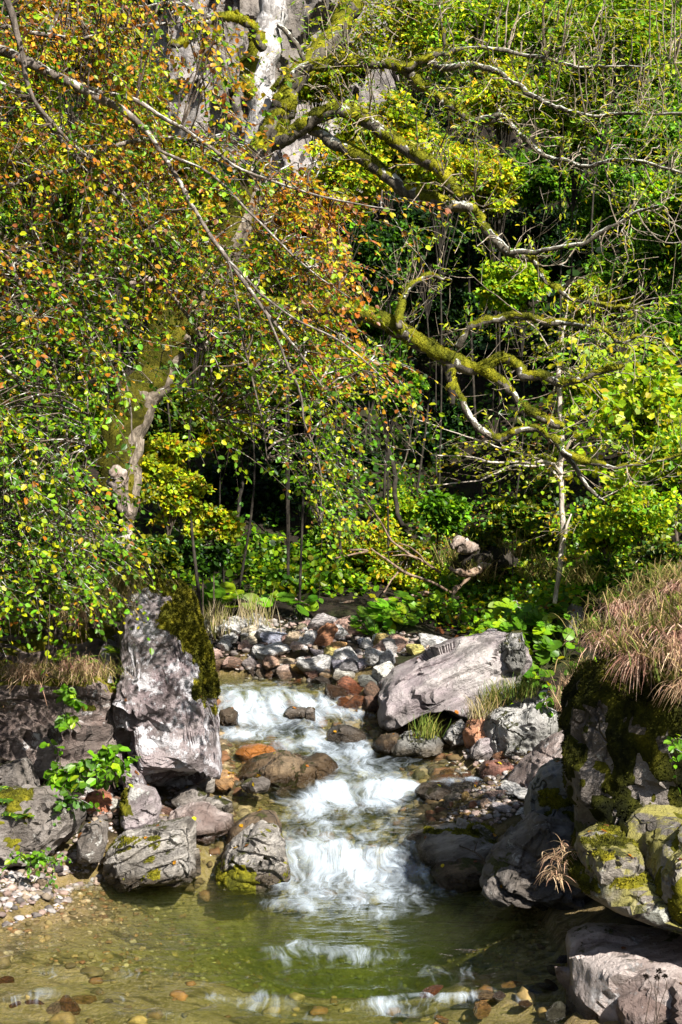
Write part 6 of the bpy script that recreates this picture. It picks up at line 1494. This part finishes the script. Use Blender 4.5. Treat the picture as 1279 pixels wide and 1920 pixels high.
# fallen branches on the far bank
FB = [([(510, 1142, 3), (560, 1136, 7), (600, 1138, 8), (640, 1134, 8), (655, 1130, 9), (700, 1132, 8), (760, 1118, 6), (820, 1112, 4)], 16.3, 'long pale fallen branch lying across the back of the far bank', [[(550, 1118, 5), (565, 1130, 5), (590, 1138, 5)], [(585, 1140, 5), (575, 1165, 5), (560, 1190, 4), (548, 1205, 3)], [(650, 1132, 6), (638, 1145, 6), (625, 1170, 5), (616, 1195, 4)], [(598, 1140, 4), (594, 1165, 4), (590, 1190, 3)]]),
      ([(860, 1120, 8), (800, 1140, 9), (760, 1150, 9), (720, 1168, 8), (690, 1190, 6), (640, 1212, 5), (560, 1236, 3)], 16.0, 'pale forked fallen branch slanting down to the cobbles', [[(760, 1150, 6), (735, 1150, 5), (700, 1160, 4)], [(800, 1140, 6), (775, 1130, 5), (745, 1135, 4)]]),
      ([(905, 1145, 8), (870, 1146, 9), (830, 1142, 9), (790, 1142, 7), (745, 1135, 5)], 16.1, 'thick fallen branch under the rotten stump', [[(800, 1142, 6), (808, 1120, 6), (795, 1112, 5), (760, 1120, 4)], [(806, 1140, 6), (815, 1160, 5), (812, 1180, 4)], [(870, 1146, 6), (850, 1165, 6), (838, 1190, 4)]]),
      ([(845, 1110, 5), (800, 1088, 5), (750, 1070, 5), (720, 1045, 4), (695, 1028, 3)], 16.5, 'thin dead branch arching up through the olive bush', [[(748, 1070, 4), (735, 1085, 3), (720, 1110, 3)]]),
      ([(826, 1072, 5), (790, 1050, 5), (740, 1020, 4), (715, 980, 3), (680, 935, 2)], 16.8, 'bare bent stem rising out of the fine-leaved bush', [[(790, 1050, 3), (760, 1040, 3), (735, 1042, 2)], [(800, 1055, 3), (770, 1030, 3), (750, 1020, 2)]]),
      ([(655, 1032, 4), (690, 1034, 4), (630, 1045, 3), (655, 1040, 2)], 16.6, 'short pale dead twig in the fine-leaved bush', [])]
for i, (pts, d, lab, subs) in enumerate(FB):
    C, w = px_path(pts, d, d - .15, 6, .02, 400 + i); t_ = thing('fallen_branch', lab, 'branch', C[0], 'fallen branches on the far bank')
    mb = MB(); V, fs = tube_bumpy(C, w, 8, i, .15, 12); mb.add(V, fs); mb.build('stick', M['deadtwig'], t_)
    for k, s in enumerate(subs):
        C2, w2 = px_path(s, d - .05, d - .3, 6, .02, 420 + i * 5 + k); mb = MB(); V, fs = tube_bumpy(C2, w2, 6, k, .12, 12); mb.add(V, fs); mb.build('side_branch', M['deadtwig'], t_)
# rotten stump and log on the slope
st = thing('rotten_stump', 'rotten overturned stump with pale broken end and dark hollow on the slope', 'stump', P(885, 1060, 16.6))
for pts, d0, d1, m_, nm in [([(890, 1030, 18), (872, 1026, 22), (860, 1022, 22), (850, 1024, 9)], 16.6, 16.2, 'wood', 'broken_end'), ([(960, 1050, 34), (930, 1050, 46), (895, 1056, 50), (868, 1062, 34)], 17.2, 16.5, 'darkbark', 'log'), ([(920, 1060, 10), (890, 1070, 14), (865, 1072, 13), (845, 1066, 6)], 16.4, 16.0, 'deadtwig', 'root'), ([(880, 1085, 6), (862, 1100, 8), (850, 1112, 7), (848, 1125, 3)], 16.2, 16.0, 'deadtwig', 'root'), ([(850, 1026, 6), (843, 1018, 5), (842, 1010, 2)], 16.1, 16.0, 'wood', 'root')]:
    C, w = px_path(pts, d0, d1, 5, .03, len(pts) * 7 + int(pts[0][0])); V, fs = tube_bumpy(C, w, 18, 3, .75, 13); mb = MB(); mb.add(V, fs); mb.build(nm, M[m_], st)
# twig caught at the pool edge, dry stalks near the block
C, w = px_path([(915, 1628, 4), (908, 1612, 4), (895, 1600, 3.5), (880, 1592, 3), (862, 1585, 2)], 9.4, 9.3, 6, .006, 3)
mb = MB(); V, fs = tube_bumpy(C, w, 6, 2, .1, 20); mb.add(V, fs)
C, w = px_path([(890, 1597, 2.5), (892, 1588, 2), (895, 1578, 1.4)], 9.35, 9.3, 4, .004, 5); V, fs = tube_bumpy(C, w, 5, 2, .1, 20); mb.add(V, fs)
tag(mb.build('twig', M['darktwig'], None, C[0]), 'black bare twig sticking out at the pool edge', 'twig')
for i, (pts) in enumerate([[(1208, 1925), (1216, 1880), (1222, 1850), (1211, 1832)], [(1232, 1930), (1230, 1880), (1228, 1850), (1232, 1834)], [(1228, 1935), (1240, 1880), (1250, 1850), (1247, 1832)], [(1226, 1930), (1232, 1870), (1236, 1835), (1236, 1822)]]):
    C, _ = px_path(pts, 6.55, 6.5, 6, .004, i); t_ = thing('seed_head_stalk', 'dry stalk with a dark seed head in front of the pinkish block', 'plant', C[0], 'dry seed head stalks')
    mb = MB(); V, fs, _ = tubes(C[None], np.linspace(.0022, .0012, len(C))[None], 5); mb.add(V, fs); mb.build('stem', M['darktwig'], t_)
    r = np.random.default_rng(50 + i); mb = MB(); n = 60; ax = unit(r.normal(size=(n, 3)) + np.array([0, 0, .5]))
    leaves4(mb, C[-1] + ax * .002, ax, r.normal(size=(n, 3)), .016, np.tile([.02, .014, .010], (n, 1)), .16); mb.build('seed_head', M['grass'], t_, smooth=False)

# leaves fallen on the boulders
r = np.random.default_rng(17); mb = MB()
for k_ in ROCKS:
    o, V, Fc = ROCKS[k_]; Nn = vnormals(V, Fc)
    c = np.nonzero((Nn[:, 2] > .45) & (V[:, 2] > level(V[:, 1]) + .05))[0]
    if len(c) < 20: continue
    n = int(r.integers(1, 5)) + (5 if k_ in ('r30', 'r30b', 'r30c', 'out_lo', 'big', 'r29') else 0); j = r.choice(c, n)
    ax = r.normal(size=(n, 3)); ax -= Nn[j] * (ax * Nn[j]).sum(1, keepdims=True)
    leaves(mb, V[j] + Nn[j] * .008, ax, Nn[j] + r.normal(0, .25, (n, 3)), r.uniform(.03, .05, n), pick(dict(orange=2, brown=3, yellow=1.5, gold=2), n, r=r))
tag(mb.build('fallen_leaves', M['leaf'], smooth=False), 'orange and brown leaves fallen on the boulders', None, kind='stuff')
# ------------------------------------------------------------------ labels of the many small stones: order along the bank where words run out
ORD = ['first', 'second', 'third', 'fourth', 'fifth', 'sixth', 'seventh', 'eighth', 'ninth', 'tenth', 'eleventh', 'twelfth', 'thirteenth', 'fourteenth', 'fifteenth', 'sixteenth', 'seventeenth', 'eighteenth', 'nineteenth', 'twentieth']
_g = {}
for lab, L_ in _t.items():
    if len(L_) > 1:
        L_.sort(key=lambda t: t[0])
        for i, (_, o) in enumerate(L_): o['label'] = f'{ORD[min(i, 19)]} {lab}'
for o, px, py in AUTO: _g.setdefault(o['label'], []).append((px, py, o))
for lab, L_ in _g.items():
    if len(L_) > 1:
        L_.sort(key=lambda t: t[0])
        for i, (_, _, o) in enumerate(L_):
            o['label'] = f"{ORD[min(i, 19)]} {o['_s']} from the left {o['_w']}"
for o in bpy.data.objects:
    for k in ('_o', '_w', '_s'):
        if k in o: del o[k]

# ------------------------------------------------------------------ light
SUN_DIR = unit(np.array([.44, -.74, .66]))       # towards the sun
elev = math.asin(SUN_DIR[2]); azim = math.atan2(SUN_DIR[0], SUN_DIR[1])
w = bpy.data.worlds.new('World'); scene.world = w; w.use_nodes = True
nt = w.node_tree; bg = nt.nodes['Background']
sky = nt.nodes.new('ShaderNodeTexSky'); sky.sky_type = 'NISHITA'; sky.sun_disc = False
sky.sun_elevation = elev; sky.sun_rotation = azim
nt.links.new(sky.outputs[0], bg.inputs[0]); bg.inputs[1].default_value = .06
sl = bpy.data.lights.new('sun', 'SUN'); sl.energy = 5.0; sl.angle = math.radians(.5); sl.color = (1, .95, .86)
so = bpy.data.objects.new('sun', sl); COL.objects.link(so)
so.rotation_euler = Vector(SUN_DIR).to_track_quat('Z', 'Y').to_euler(); so.location = (6, -6, 20)

cam = bpy.data.cameras.new('camera'); co = bpy.data.objects.new('camera', cam); COL.objects.link(co)
co.location = (0, 0, CZ); co.rotation_euler = (math.radians(90), 0, 0)
cam.sensor_fit = 'VERTICAL'; cam.sensor_height = 36; cam.sensor_width = 24; cam.lens = 36 * F / 1920
cam.shift_y = (HY - 960) / 1920; cam.clip_end = 1000; cam.clip_start = .05
scene.camera = co
vs = scene.view_settings; vs.view_transform = 'Standard'; vs.look = 'None'; vs.gamma = 1; vs.exposure = 1.45
scene.cycles.max_bounces = 8; scene.cycles.transparent_max_bounces = 16; scene.cycles.diffuse_bounces = 3
scene.cycles.caustics_reflective = False; scene.cycles.caustics_refractive = False
scene.cycles.use_denoising = True
